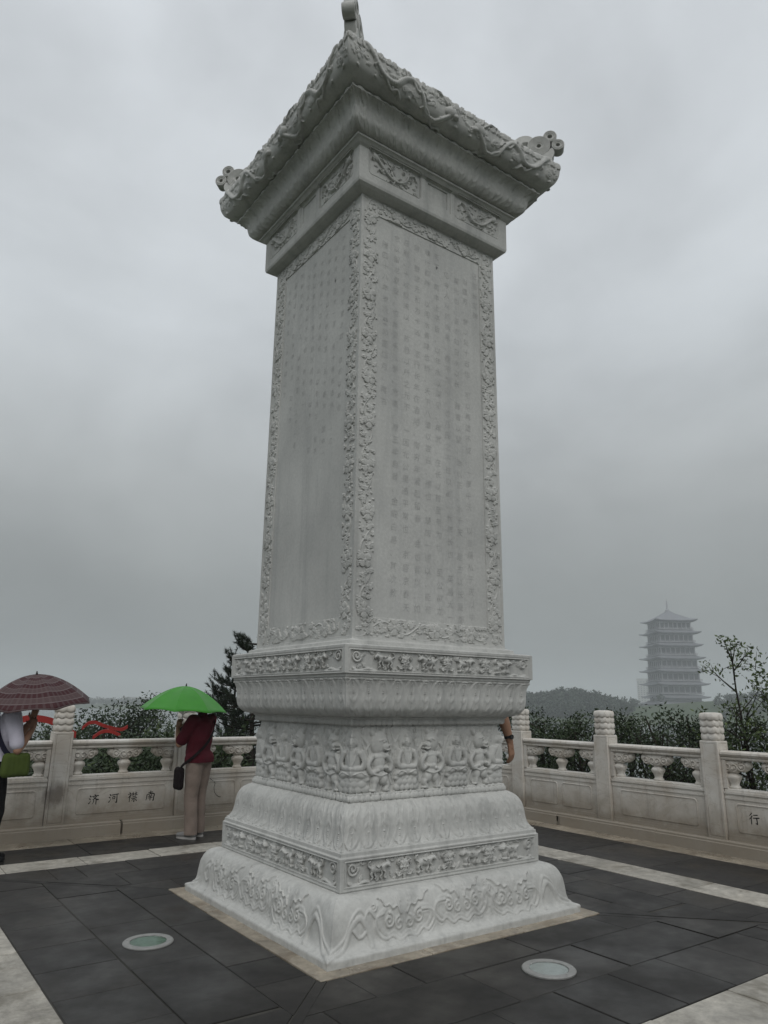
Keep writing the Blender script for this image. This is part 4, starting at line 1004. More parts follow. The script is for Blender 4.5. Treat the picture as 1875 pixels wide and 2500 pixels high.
for k in range(6):
    z0 = levels[k+1]+2.0; z1 = levels[k+2]-1.2; w = ws[k]; storey(k, z0, z1, w)
    if k < 5: obj('eave', hip(w+5.6, w-.2, levels[k+2]-.6, levels[k+2]+1.9, 1.0).mesh('eave', PR), PAG)
top = hip(17.2, 8.5, 73.4, 77.5, 1.2)
V = []
for w_, z_ in ((8.5, 77.5), (4.5, 79.9), (1.4, 82.3)): V += [(-w_, -w_, z_), (w_, -w_, z_), (w_, w_, z_), (-w_, w_, z_)]
top.add(V, [(i*4+k, i*4+(k+1) % 4, (i+1)*4+(k+1) % 4, (i+1)*4+k) for i in range(2) for k in range(4)]+[(8, 9, 10, 11)])
obj('roof', top.mesh('roof', PR), PAG)
obj('spire', MB().lathe([(1.7, 82.2), (1.7, 83.4), (.8, 83.8), (.75, 88), (.4, 90.2), (.7, 90.5), (.3, 91), (.05, 93.2)], 12).mesh('spire', PG, True), PAG)

# ------------------------------------------------------------------ trees and shrubs beyond the balustrades
def tree_meshes(seed, h, crown_r, crown_lo, nleaf, leafsize, lean=.0, sparse=False, stems=1, lm=None):
    r = np.random.default_rng(seed); tb = MB(); tips = []
    for s in range(stems):
        a0 = r.uniform(0, 2*PI); bx, by = (.12*math.cos(a0), .12*math.sin(a0)) if stems > 1 else (0, 0)
        dx, dy = r.normal()*.10*h+lean*h, r.normal()*.10*h
        if stems > 1: dx += bx*2.4*h/2; dy += by*2.4*h/2
        pts = [(bx+dx*t**1.5+.03*h*math.sin(t*5+s)*t, by+dy*t**1.5, h*.96*t) for t in np.linspace(0, 1, 8)]; r0 = (.014*h+.012)*(.55 if sparse else 1)
        tb.tube(pts, [r0*(1-.8*t) for t in np.linspace(0, 1, 8)], 6); P = np.array(pts)
        nb = 9 if stems == 1 else 6
        for b_ in range(nb):
            t = r.uniform(crown_lo*.8, .97); p0 = np.array([np.interp(t, np.linspace(0, 1, 8), P[:, k]) for k in range(3)]); a = r.uniform(0, 2*PI)+b_*2.4
            L = crown_r*r.uniform(.6, 1.1)*(1.15-.6*t); e = np.array([math.cos(a)*L, math.sin(a)*L, L*r.uniform(.5, 1.1)])
            bp = [p0, p0+e*.5+[0, 0, -.04*L], p0+e]; tb.tube(bp, [r0*.38, r0*.24, r0*.08], 4); tips += [p0+e*q for q in (.45, .7, .9, 1.0)]
            for q in range(2): e2 = r.normal(size=3)*L*.35+[0, 0, L*.15]; s0 = p0+e*r.uniform(.4, .9); tb.tube([s0, s0+e2*.6, s0+e2], [r0*.16, r0*.1, r0*.05], 3); tips += [s0+e2*.6, s0+e2]
        tips += [P[-1], P[-2]]
    tips = np.array(tips); per = max(3, nleaf//len(tips)); V, F = clump_faces(tips, per, leafsize, crown_r*(.16 if sparse else .30), r, .8)
    return tb.mesh('trunk', BARK, True, 60), np_mesh('crown', V, F, lm or LEAF)
def tree(name, meshes, loc, rz, sc, label, cat, group=None):
    t_ = thing(name, label, cat, loc, rz, group); t_.scale = (sc, sc, sc); obj('trunk', meshes[0], t_); obj('crown', meshes[1], t_); return t_
TD = [tree_meshes(150+k, 3.3, 1.0, .25, 6500, .031, stems=1+k % 3, lm=LEAF) for k in range(4)]
TM = [tree_meshes(100+k, 3.4, .85, .40, (2300, 1500, 3000)[k % 3], .036, stems=1+k % 3, lm=LEAF) for k in range(6)]
TL = [tree_meshes(200+k, 3.2, .95, .30, 5200, .032, stems=1+k % 2, lm=LEAFY) for k in range(3)]
r = np.random.default_rng(9)
def ground_z(x, y): return float(land(np.array([x]), np.array([y]))[0])
def top_tree(meshes, u, d, vtop, name, label, cat='tree', group=None, h0=3.4, base_z=None, clear=1.35):
    """tree at bearing u and distance d whose top stands at the height seen at row vtop"""
    while at(u, d)[0] < 4.75+clear and at(u, d)[1] < 4.6+clear: d += .1
    x, y = at(u, d); z0 = ground_z(x, y) if base_z is None else base_z
    zz = np.empty(len(meshes[1].vertices)*3, np.float32); meshes[1].vertices.foreach_get('co', zz); h0 = float(np.percentile(zz[2::3], 99.3))
    hor = 1703+22*u/1875; ztop = CAM[2]+(hor-vtop)/FPX*d*1.0; sc = max(.5, (ztop-z0)/h0)
    return tree(name, meshes, (x, y, z0), r.uniform(0, 6.28), sc, label, cat, group)
GR = 'small trees in the belt behind the lake side balustrade'
LR = 'bushy dark green small tree in the belt behind the lake side balustrade'
for k, (u, d, v) in enumerate([(1262, 12.0, 1722), (1302, 11.5, 1728), (1345, 12.6, 1738), (1392, 11.4, 1752), (1440, 11.8, 1762), (1490, 11.0, 1735), (1528, 11.6, 1762), (1572, 11.0, 1750),
                                (1612, 11.8, 1758), (1652, 10.6, 1752), (1700, 10.4, 1728), (1760, 10.8, 1752), (1835, 10.4, 1745), (1915, 10.4, 1700), (1330, 17, 1768), (1420, 17, 1778), (1560, 17, 1782), (1690, 15, 1768), (1210, 14, 1730), (1800, 14, 1752)]):
    sec = 'next to the stele' if u < 1300 else 'behind the two framed panel' if u < 1470 else 'behind the blank panel' if u < 1735 else 'behind the panel with one character'
    top_tree(TM[k % 6], u, d, v, 'small_tree', ('low far small tree ' if d > 13.5 else 'bushy dark small tree ')+sec+' on the lake side', 'tree', GR)
LRS = 'low dark shrub filling the gaps under the trees behind the lake side balustrade'
SH_ = [tree_meshes(300+k, 1.6, .9, .12, 2400, .036, stems=3, lm=LEAF) for k in range(3)]
for k in range(15):
    u = 1235+k*50+r.uniform(-12, 12); d = r.uniform(9.6, 12.5); x, y = at(u, d); 
    if x < 6.0: x = 6.0+r.uniform(0, 1)
    tree('low_shrub', SH_[k % 3], (x, y, ground_z(x, y)), r.uniform(0, 6), r.uniform(.6, .95), 'low dark shrub '+('next to the stele' if u < 1300 else 'behind the two framed panel' if u < 1470 else 'behind the blank panel' if u < 1735 else 'behind the panel with one character')+' on the lake side', 'shrub', 'low shrubs behind the lake side balustrade')
TALL = tree_meshes(41, 4.6, .8, .66, 650, .034, lean=-.02, sparse=True, lm=LEAFY)
top_tree(TALL, 1812, 10.2, 1578, 'slender_tree', 'tall thin sparse tree with bare lower trunk right of the pagoda', h0=4.75)
top_tree(tree_meshes(43, 4.2, 1.0, .55, 900, .036, sparse=True, lm=LEAFY), 1880, 9.6, 1600, 'slender_tree', 'leafy tall tree cut by the right edge of the photo', h0=4.3)
top_tree(tree_meshes(44, 4.0, 1.15, .5, 300, .042, lean=-.12, sparse=True, stems=2, lm=LEAFY), 1740, 9.4, 1662, 'slender_tree', 'leaning twiggy young tree with few leaves in front of the pagoda foot', h0=4.1)
LL = 'dark green tree in the belt behind the left balustrade'; GL = 'trees in the belt behind the left balustrade'
for k, (u, d, v) in enumerate([(303, 19, 1692), (275, 18, 1768), (345, 19, 1742), (385, 18, 1758), (418, 17, 1752), (455, 18, 1748), (235, 22, 1785), (203, 20, 1726), (165, 20, 1768), (110, 19, 1775), (60, 19, 1770), (10, 19, 1772), (500, 16, 1745), (540, 15, 1740), (585, 16, 1735), (-50, 18, 1772), (325, 15, 1778), (250, 14, 1806), (400, 14, 1790), (470, 14, 1785), (560, 13.5, 1780), (60, 15, 1800), (130, 15, 1808), (0, 15, 1800)]):
    v += 12 if k == 0 else 26
    sec = 'under the maroon umbrella' if u < 190 else 'between the two umbrellas' if u < 350 else 'below the green umbrella' if u < 490 else 'beside the pine'
    top_tree(TD[k % 4] if k % 5 or k == 0 else TL[k % 3], u, d, v, 'belt_tree', ('dark tree behind the left balustrade '+sec+(', low and close to the rail' if d < 15.5 else '')) if k else 'tallest round headed tree showing against the lake left of the green umbrella', 'tree', GL if k else None)
for k in range(18):
    u = -40+k*40+r.uniform(-10, 10); d = r.uniform(11.2, 13.5); x, y = at(u, d); y = max(y, 5.9)
    tree('low_shrub', SH_[k % 3], (x, y, ground_z(x, y)), r.uniform(0, 6), r.uniform(.9, 1.35), 'low dark shrub behind the left balustrade '+('under the maroon umbrella' if u < 190 else 'between the two umbrellas' if u < 350 else 'below the green umbrella' if u < 490 else 'beside the pine'), 'shrub', 'low shrubs behind the left balustrade')
x, y = at(210, 12.2); tree('low_shrub', tree_meshes(333, 1.5, .8, .1, 1800, .045, stems=3, lm=LEAFY), (x, y, ground_z(x, y)), 0, 1.15, 'yellow green shrub just right of the stained railing post', 'shrub')
top_tree(TL[1], 1925, 10.6, 1640, 'leafy_tree', 'fuller pale green tree at the right edge beyond the character panel')
# pine beside the stele
def pine():
    r = np.random.default_rng(77); tb = MB(); V_, F_, o = [], [], 0; h = 6.0
    tb.tube([(0, 0, 0), (.05, .02, 2), (-.03, .05, 4), (0, 0, h)], [.11, .085, .055, .02], 8); tips = []
    for k in range(84):
        z = r.uniform(1.6, h*.98); a = r.uniform(0, 2*PI); L = (1.45-.95*(z/h)**1.6)*r.uniform(.7, 1.15); e = np.array([math.cos(a)*L, math.sin(a)*L, .10*L])
        p0 = np.array([0, 0, z]); bp = [p0, p0+e*.5, p0+e*.85+[0, 0, .08*L], p0+e+[0, 0, .26*L]]; tb.tube(bp, [.026, .018, .012, .006], 4)
        for q in np.linspace(.3, 1, 7):
            base = p0+e*q+[0, 0, .26*L*max(0, (q-.5)*2)**1.6]
            for w in range(2):
                dd = np.array([math.cos(a+r.normal()*.9)*.6, math.sin(a+r.normal()*.9)*.6, r.uniform(.25, 1.2)]); dd /= np.linalg.norm(dd); l2 = r.uniform(.14, .26)
                tb.tube([base, base+dd*l2], [.006, .003], 3)
                for j in range(34):
                    s = base+dd*l2*r.uniform(.15, 1); nd = dd*.75+r.normal(size=3)*.5; nd /= np.linalg.norm(nd); nl = r.uniform(.07, .12); sd_ = np.cross(nd, r.normal(size=3)); sd_ *= .0068/np.linalg.norm(sd_)
                    V_ += [s-sd_, s+sd_, s+nd*nl]; F_.append((o, o+1, o+2)); o += 3
    return tb.mesh('trunk', BARK, True), np_mesh('crown', np.array(V_), np.array(F_), PINE)
pm = pine()
top_tree(pm, 622, 14.0, 1560, 'pine_tree', 'dark pine with upright branch tips partly hidden by the stele', h0=6.05)
top_tree(pm, 572, 15.2, 1640, 'pine_tree', 'shorter dark pine right behind the green umbrella', h0=6.05)

# ------------------------------------------------------------------ red ribbon sculpture below the left balustrade
RED = plain('red_ribbon_cloth', (.30, .025, .02), .5, .3, .2, 3)
def ribbon(pts, w):
    c = curve(pts, 8); V = []
    for p in c:
        for dz, dy in ((-w/2, 0), (w/2, 0), (w/2, .03), (-w/2, .03)): V.append((p[0], p[1]+dy, p[2]+dz))
    m = len(c); return MB().add(V, [(i*4+k, i*4+(k+1) % 4, (i+1)*4+(k+1) % 4, (i+1)*4+k) for i in range(m-1) for k in range(4)]+[(3, 2, 1, 0), tuple((m-1)*4+k for k in range(4))]).mesh('ribbon', RED, True, 40)
def rz_at(u, d, v): x, y = at(u, d); return (x, y, CAM[2]-(v-(1703+22*u/1875))/FPX*d)
RB = thing('ribbon_arch', 'long red ribbon arch curving over the trees behind the maroon umbrella', 'sculpture', (0, 0, 0))
obj('ribbon', ribbon([rz_at(20, 16, 1775), rz_at(50, 16, 1752), rz_at(85, 16, 1746), rz_at(130, 16, 1752), rz_at(165, 16, 1768), rz_at(195, 16, 1782)], .125), RB)
obj('mast', MB().tube([rz_at(85, 16.1, 1746), rz_at(85, 16.1, 2160)], .03, 8).mesh('mast', BARK), RB)
RB2 = thing('ribbon_arch', 'broken red ribbon waves among the trees left of the green umbrella', 'sculpture', (0, 0, 0))
obj('ribbon', ribbon([rz_at(208, 15.5, 1768), rz_at(222, 15.5, 1758), rz_at(238, 15.5, 1756), rz_at(262, 15.5, 1764), rz_at(300, 15.5, 1772), rz_at(318, 15.5, 1766)], .065), RB2)
obj('ribbon', ribbon([rz_at(236, 15, 1788), rz_at(255, 15, 1777), rz_at(275, 15, 1775), rz_at(302, 15, 1784)], .065), RB2)
obj('mast', MB().tube([rz_at(262, 15.6, 1764), rz_at(262, 15.6, 2160)], .03, 8).mesh('mast', BARK), RB2)

# ------------------------------------------------------------------ damp air
hz = MB().box(-4000, 4000, -4000, 4000, -16, 108).mesh('haze', None)
HZ = bpy.data.materials.new('damp_haze'); HZ.use_nodes = True; t = HZ.node_tree; t.nodes.clear()
pv = N(t, 'ShaderNodeVolumePrincipled'); pv.inputs['Color'].default_value = (.88, .92, .94, 1); pv.inputs['Density'].default_value = .00076; pv.inputs['Anisotropy'].default_value = 0.0
t.links.new(pv.outputs[0], N(t, 'ShaderNodeOutputMaterial').inputs['Volume'])
hz.materials.append(HZ); tag(obj('haze', hz), 'grey damp haze over lake and hills', kind='stuff')
# ------------------------------------------------------------------ people
def capsule(mb, p0, p1, r0, r1, flat=(1, 1), n=14, up=None):
    """tapered limb with round ends; flat scales the two cross axes"""
    p0, p1 = Vector(p0), Vector(p1); d = p1-p0; L = max(d.length, 1e-5); d = d/L
    a = (Vector(up) if up else (Vector((0, 0, 1)) if abs(d.z) < .9 else Vector((1, 0, 0)))); a = (a-d*a.dot(d)).normalized(); b = d.cross(a); V = []; rings = []
    for t in np.linspace(-PI/2, 0, 5)[:-1]: rings.append((p0+d*(r0*math.sin(t)), r0*math.cos(t)+1e-4))
    for q in np.linspace(0, 1, 5): rings.append((p0+d*L*q, r0+(r1-r0)*q))
    for t in np.linspace(0, PI/2, 5)[1:]: rings.append((p1+d*(r1*math.sin(t)), r1*math.cos(t)+1e-4))
    for c, r in rings:
        for k in range(n): t = 2*PI*k/n; V.append(c+a*(r*math.cos(t)*flat[0])+b*(r*math.sin(t)*flat[1]))
    m = len(rings); return mb.add(V, [(i*n+k, i*n+(k+1) % n, (i+1)*n+(k+1) % n, (i+1)*n+k) for i in range(m-1) for k in range(n)]+[tuple(range(n-1, -1, -1)), tuple((m-1)*n+k for k in range(n))])
def chain(mb, pts, rad, flat=(1, 1), up=None):
    for i in range(len(pts)-1): capsule(mb, pts[i], pts[i+1], rad[i], rad[i+1], flat, up=up)
def skin(name, mb, mat, vox=.009, smooth=4, folds=0.0, seed=0, freq=(18, 18, 9), cut=None):
    """fuse overlapping solids into one continuous surface"""
    o = obj('tmp', mb.mesh('tmp', None)); m = o.modifiers.new('r', 'REMESH'); m.mode = 'VOXEL'; m.voxel_size = vox
    s = o.modifiers.new('s', 'SMOOTH'); s.iterations = smooth; s.factor = .5
    me = bpy.data.meshes.new_from_object(o.evaluated_get(bpy.context.evaluated_depsgraph_get())); old = o.data; bpy.data.objects.remove(o); bpy.data.meshes.remove(old)
    n = len(me.vertices); co = np.empty(n*3, np.float32); me.vertices.foreach_get('co', co); co = co.reshape(-1, 3)
    if folds:
        no = np.empty(n*3, np.float32); me.vertices.foreach_get('normal', no); no = no.reshape(-1, 3); r = np.random.default_rng(seed); h = np.zeros(n)
        for k in range(7):
            w = r.normal(size=3)*np.array(freq); h += np.abs(np.sin(co@w*.5+r.uniform(0, 6)))**.7/7
        co = co+no*((h-h.mean())*folds*2.4)[:, None]; me.vertices.foreach_set('co', co.astype(np.float32).ravel())
    if cut:
        bm = bmesh.new(); bm.from_mesh(me)
        for pt, nrm in cut: bmesh.ops.bisect_plane(bm, geom=bm.verts[:]+bm.edges[:]+bm.faces[:], plane_co=pt, plane_no=nrm, clear_outer=True)
        bm.to_mesh(me); bm.free()
    me.polygons.foreach_set('use_smooth', np.ones(len(me.polygons), bool)); me.materials.clear(); me.materials.append(mat); me.name = name; me.update(); return me
SKIN, t, b = new_mat('tanned_skin', .55, .35); nz = noise(t, 22, detail=3, obj=True)
t.links.new(mixc(t, nz.outputs[0], (.30, .165, .105), (.36, .205, .135)), b.inputs['Base Color'])
HAIR = plain('black_hair', (.012, .010, .009), .45, .4, .3, 60)
def hand(mb, wrist, d, palm_n, thumb_side, curl=.5, s=1.0, spread=.0):
    """palm, four bent fingers and a thumb; d = pointing direction, palm_n = direction the palm faces"""
    W = Vector(wrist); d = Vector(d).normalized(); pn = Vector(palm_n); pn = (pn-d*pn.dot(d)).normalized(); sd_ = d.cross(pn)*thumb_side
    K = W+d*.088*s
    capsule(mb, W, W+d*.03*s, .026*s, .028*s, (.75, 1.0), up=pn)
    for q in (-.027, -.009, .009, .026): capsule(mb, W+d*.02*s+sd_*q*.7*s, K+sd_*q*s, .014*s, .0115*s)
    for q, L in ((.028, .070), (.0095, .078), (-.0095, .072), (-.028, .056)):
        p = K+sd_*q*s; dr = d.copy(); r = .0095*s
        for j, f in enumerate((.45, .32, .23)):
            ang = curl*(.9 if j == 0 else 1.15); dr = (dr*math.cos(ang)+pn*math.sin(ang)).normalized(); p2 = p+dr*L*f*s; capsule(mb, p, p2, r, r*.92, n=10); p = p2; r *= .92
    p = W+d*.022*s+sd_*.024*s; dr = (d*.62+sd_*.62+pn*.35).normalized(); p2 = p+dr*.042*s; capsule(mb, p, p2, .014*s, .0115*s, n=10)
    dr = (d*.75+sd_*.12+pn*.62).normalized(); p3 = p2+dr*.032*s; capsule(mb, p2, p3, .011*s, .010*s, n=10); capsule(mb, p3, p3+(dr+pn*.3).normalized()*.022*s, .010*s, .0085*s, n=10)
def head(mb, c, f, s=1.0):
    """face looks along f (unit, horizontal); c = centre of the skull"""
    c = Vector(c); f = Vector(f).normalized(); r = f.cross(Vector((0, 0, 1))); u = Vector((0, 0, 1)); P = lambda a, b_, e: c+f*a*s+r*b_*s+u*e*s
    capsule(mb, P(-.012, 0, .02), P(.012, 0, .015), .083*s, .080*s); capsule(mb, P(.02, 0, -.02), P(.035, 0, -.075), .068*s, .050*s); capsule(mb, P(.055, 0, -.085), P(.060, 0, -.095), .034*s, .026*s)
    capsule(mb, P(.084, 0, .012), P(.103, 0, -.024), .010*s, .0145*s); capsule(mb, P(.080, -.018, -.055), P(.080, .018, -.055), .010*s, .010*s)
    for q in (-1, 1):
        capsule(mb, P(.070, q*.032, .020), P(.072, q*.030, .018), .016*s, .014*s); capsule(mb, P(.074, q*.045, .034), P(.082, q*.015, .034), .009*s, .010*s)
        capsule(mb, P(-.002, q*.083, .012), P(.004, q*.080, -.026), .017*s, .012*s, (.5, 1))
def hair_mesh(c, f, s=1.0, low=-.045):
    c = Vector(c); f = Vector(f).normalized(); mb = MB(); capsule(mb, c+f*-.018*s+Vector((0, 0, .028*s)), c+f*.004*s+Vector((0, 0, .030*s)), .087*s, .083*s); capsule(mb, c+f*-.035*s, c+f*-.038*s+Vector((0, 0, low*s)), .070*s, .058*s)
    return skin('hair', mb, HAIR, .008, 2, .004, 3, (60, 60, 20))
def umbrella(name, label, apex, axis, R_, depth, mat, parent_mats, handle_to, nrib=8, spin=0.0, sag=.06):
    A = Vector(apex); ax = Vector(axis).normalized(); U = thing(name, label, 'umbrella', A); U.rotation_euler = ax.to_track_quat('Z', 'Y').to_euler()
    ns, na = 14, nrib*8; V, uv = [], []; 
    for i in range(ns+1):
        q = i/ns; 
        for k in range(na):
            a = 2*PI*k/na+spin; w = (k % 8)/8; s_ = math.sin(PI*w); rr = R_*q*(1-.085*s_*q)
            zz = -depth*q**1.8-sag*.55*s_*math.sin(q*PI)*.5+.018*s_*(q > .85)*(q-.85)/.15; V.append((rr*math.cos(a), rr*math.sin(a), zz)); uv.append((k/na*nrib, q))
    F = [(i*na+k, (i+1)*na+k, (i+1)*na+(k+1) % na, i*na+(k+1) % na) for i in range(ns) for k in range(na)]
    me = mesh('canopy', V, F, mat, True); ul = me.uv_layers.new(name='cloth')
    for p in me.polygons:
        for li, vi in zip(p.loop_indices, p.vertices): ul.data[li].uv = (uv[vi][0], uv[vi][1])
    me.set_sharp_from_angle(angle=math.radians(9)); o = obj('canopy', me, U); so = o.modifiers.new('cloth', 'SOLIDIFY'); so.thickness = .0015
    met, dark = parent_mats; L = -(Vector(handle_to)-A).dot(ax)
    obj('shaft', MB().tube([(0, 0, .0), (0, 0, -L)], .0055, 8).mesh('shaft', met, True), U)
    obj('ferrule', MB().lathe([(.012, -.008), (.010, .01), (.006, .03), (.002, .034)], 10).mesh('ferrule', dark, True), U)
    h = obj('handle', MB().lathe([(.006, -L-.10), (.015, -L-.10), (.016, -L-.05), (.014, -L+.02), (.008, -L+.03)], 12).mesh('handle', dark, True), U)
    for k in range(nrib):
        a = 2*PI*k/nrib+spin; pts = []
        for q in np.linspace(.02, 1.0, 8): rr = R_*q*1.004; zz = -depth*q**1.8-.006; pts.append((rr*math.cos(a), rr*math.sin(a), zz))
        rb = obj('rib', MB().tube(pts, .0022, 4).mesh('rib', met), U)
        mid = pts[4]; obj('strut', MB().tube([(0.006*math.cos(a), .006*math.sin(a), -depth*1.15), mid], .002, 4).mesh('strut', met), rb)
    return U
def cloth(name, col, var=.12, rough=.85, weave=260):
    m, t, b = new_mat(name, rough, .15); n = noise(t, 5, detail=3, obj=True); w = noise(t, weave, detail=1, obj=True)
    c = mixc(t, 1, col, ramp(t, [(.3, 1-var), (.7, 1+var)], n.outputs[0]).outputs[0], 'MULTIPLY'); t.links.new(mixc(t, 1, c, ramp(t, [(.3, .92), (.7, 1.06)], w.outputs[0]).outputs[0], 'MULTIPLY'), b.inputs['Base Color']); bump(t, b, w.outputs[0], .15, .001); return m
MAROON = cloth('maroon_cotton', (.085, .012, .020)); KHAKI = cloth('khaki_cotton', (.245, .195, .165)); WHITE = cloth('white_cotton', (.56, .54, .62)); BLACKC = cloth('black_cotton', (.010, .010, .011)); DENIM = cloth('blue_denim', (.05, .065, .12)); GREY = cloth('grey_mesh_shoe', (.22, .215, .21)); SOLE = plain('pale_rubber', (.42, .41, .39), .6)
OLIVE = cloth('olive_canvas', (.065, .092, .022)); NAVY = cloth('navy_webbing', (.012, .012, .025)); DBAG = cloth('dark_bag', (.014, .010, .011)); GREYS = cloth('grey_shirt', (.16, .17, .19))
METAL = plain('umbrella_metal', (.25, .25, .25), .35, .5, .1, 20, .8); DPL = plain('dark_plastic', (.02, .02, .02), .45, .4)
GREENC, t, b = new_mat('green_nylon', .45, .35); nz = noise(t, 7, detail=3, obj=True); t.links.new(mixc(t, nz.outputs[0], (.055, .30, .030), (.085, .42, .045)), b.inputs['Base Color']); b.inputs['Sheen Weight'].default_value = .1
PLAID, t, b = new_mat('maroon_plaid_nylon', .55, .3); uvn = N(t, 'ShaderNodeUVMap', uv_map='cloth'); sp = N(t, 'ShaderNodeSeparateXYZ'); t.links.new(uvn.outputs[0], sp.inputs[0])
def bands(src, mul_, lo, hi):
    m1 = N(t, 'ShaderNodeMath', operation='MULTIPLY'); t.links.new(src, m1.inputs[0]); m1.inputs[1].default_value = mul_; m2 = N(t, 'ShaderNodeMath', operation='FRACT'); t.links.new(m1.outputs[0], m2.inputs[0])
    r_ = ramp(t, [(0, 0), (lo, 1), (hi, 0)], m2.outputs[0]); r_.color_ramp.interpolation = 'CONSTANT'; return r_.outputs[0]
c = mixc(t, bands(sp.outputs[1], 4.5, .40, .90), (.060, .013, .016), (.105, .062, .062)); c = mixc(t, bands(sp.outputs[1], 4.5, .86, .93), c, (.19, .15, .15)); c = mixc(t, bands(sp.outputs[1], 4.5, .37, .42), c, (.17, .13, .13))
v_ = bands(sp.outputs[0], 6.0, .42, .78); f_ = N(t, 'ShaderNodeMath', operation='MULTIPLY'); t.links.new(v_, f_.inputs[0]); f_.inputs[1].default_value = .35; c = mixc(t, f_.outputs[0], c, (.15, .11, .11)); t.links.new(c, b.inputs['Base Color'])
for M_ in (GREENC, PLAID):                                   # thin wet cloth lets some light through
    t = M_.node_tree; b = t.nodes['Principled BSDF']; tr_ = N(t, 'ShaderNodeBsdfTranslucent'); t.links.new(b.inputs['Base Color'].links[0].from_socket, tr_.inputs['Color']); mx = N(t, 'ShaderNodeMixShader'); mx.inputs[0].default_value = .28
    t.links.new(b.outputs[0], mx.inputs[1]); t.links.new(tr_.outputs[0], mx.inputs[2]); t.links.new(mx.outputs[0], [n for n in t.nodes if n.type == 'OUTPUT_MATERIAL'][0].inputs[0])
def shoe(mb, sole, p, f, s=1.0, top=.09):
    p = Vector(p); f = Vector(f).normalized(); 
    capsule(mb, p+f*-.055*s+Vector((0, 0, .052)), p+f*.05*s+Vector((0, 0, .050)), .043*s, .044*s, (1.0, 1)); capsule(mb, p+f*.05*s+Vector((0, 0, .048)), p+f*.155*s+Vector((0, 0, .040)), .044*s, .032*s, (.9, 1.15)); capsule(mb, p+f*-.05*s+Vector((0, 0, .05)), p+f*-.045*s+Vector((0, 0, top)), .042*s, .040*s)
    n = 20; V = []
    sd_ = f.cross(Vector((0, 0, 1)))
    for z in (.002, .026):
        for k in range(n): a = 2*PI*k/n; x = .143*math.cos(a)+.045; w = .047*(1-.12*math.cos(a)); V.append(p+f*x*s+sd_*w*math.sin(a)*s+Vector((0, 0, z)))
    sole.add(V, [tuple(range(n-1, -1, -1)), tuple(range(n, 2*n))]+[(k, (k+1) % n, n+(k+1) % n, n+k) for k in range(n)])
def bagbox(name, mat, c, f, w, h, d, parent):
    mb = MB(); c = Vector(c); f = Vector(f).normalized(); s = f.cross(Vector((0, 0, 1))); u = Vector((0, 0, 1))
    for a in (-1, 1):
        for e in (-1, 1): capsule(mb, c+s*a*(w/2-.03)+u*e*(h/2-.03)+f*0, c+s*a*(w/2-.03)-u*e*(h/2-.03), d/2, d/2)
    for q in np.linspace(-1, 1, 5): capsule(mb, c+s*q*(w/2-.03)+u*(h/2-.03), c+s*q*(w/2-.03)-u*(h/2-.03), d/2*1.1, d/2*1.2)
    return obj(name, skin(name, mb, mat, .010, 3, .006, 5), parent)
def strap(name, pts, mat, parent, w=.018, t_=.004):
    c = curve(pts, 6); mb = MB(); m = len(c); V = []
    for i in range(m):
        d = Vector(c[min(i+1, m-1)]-c[max(i-1, 0)]).normalized(); out = Vector((c[i][0], c[i][1], 0)); out = out-d*out.dot(d); out = out.normalized() if out.length > 1e-4 else Vector((1, 0, 0)); s = d.cross(out)
        for a, b_ in ((-1, 0), (1, 0), (1, 1), (-1, 1)): V.append(Vector(c[i])+s*a*w+out*(b_*t_))
    mb.add(V, [(i*4+k, i*4+(k+1) % 4, (i+1)*4+(k+1) % 4, (i+1)*4+k) for i in range(m-1) for k in range(4)]+[(3, 2, 1, 0), tuple((m-1)*4+k for k in range(4))]); return mb.build(name, mat, parent, smooth=True)

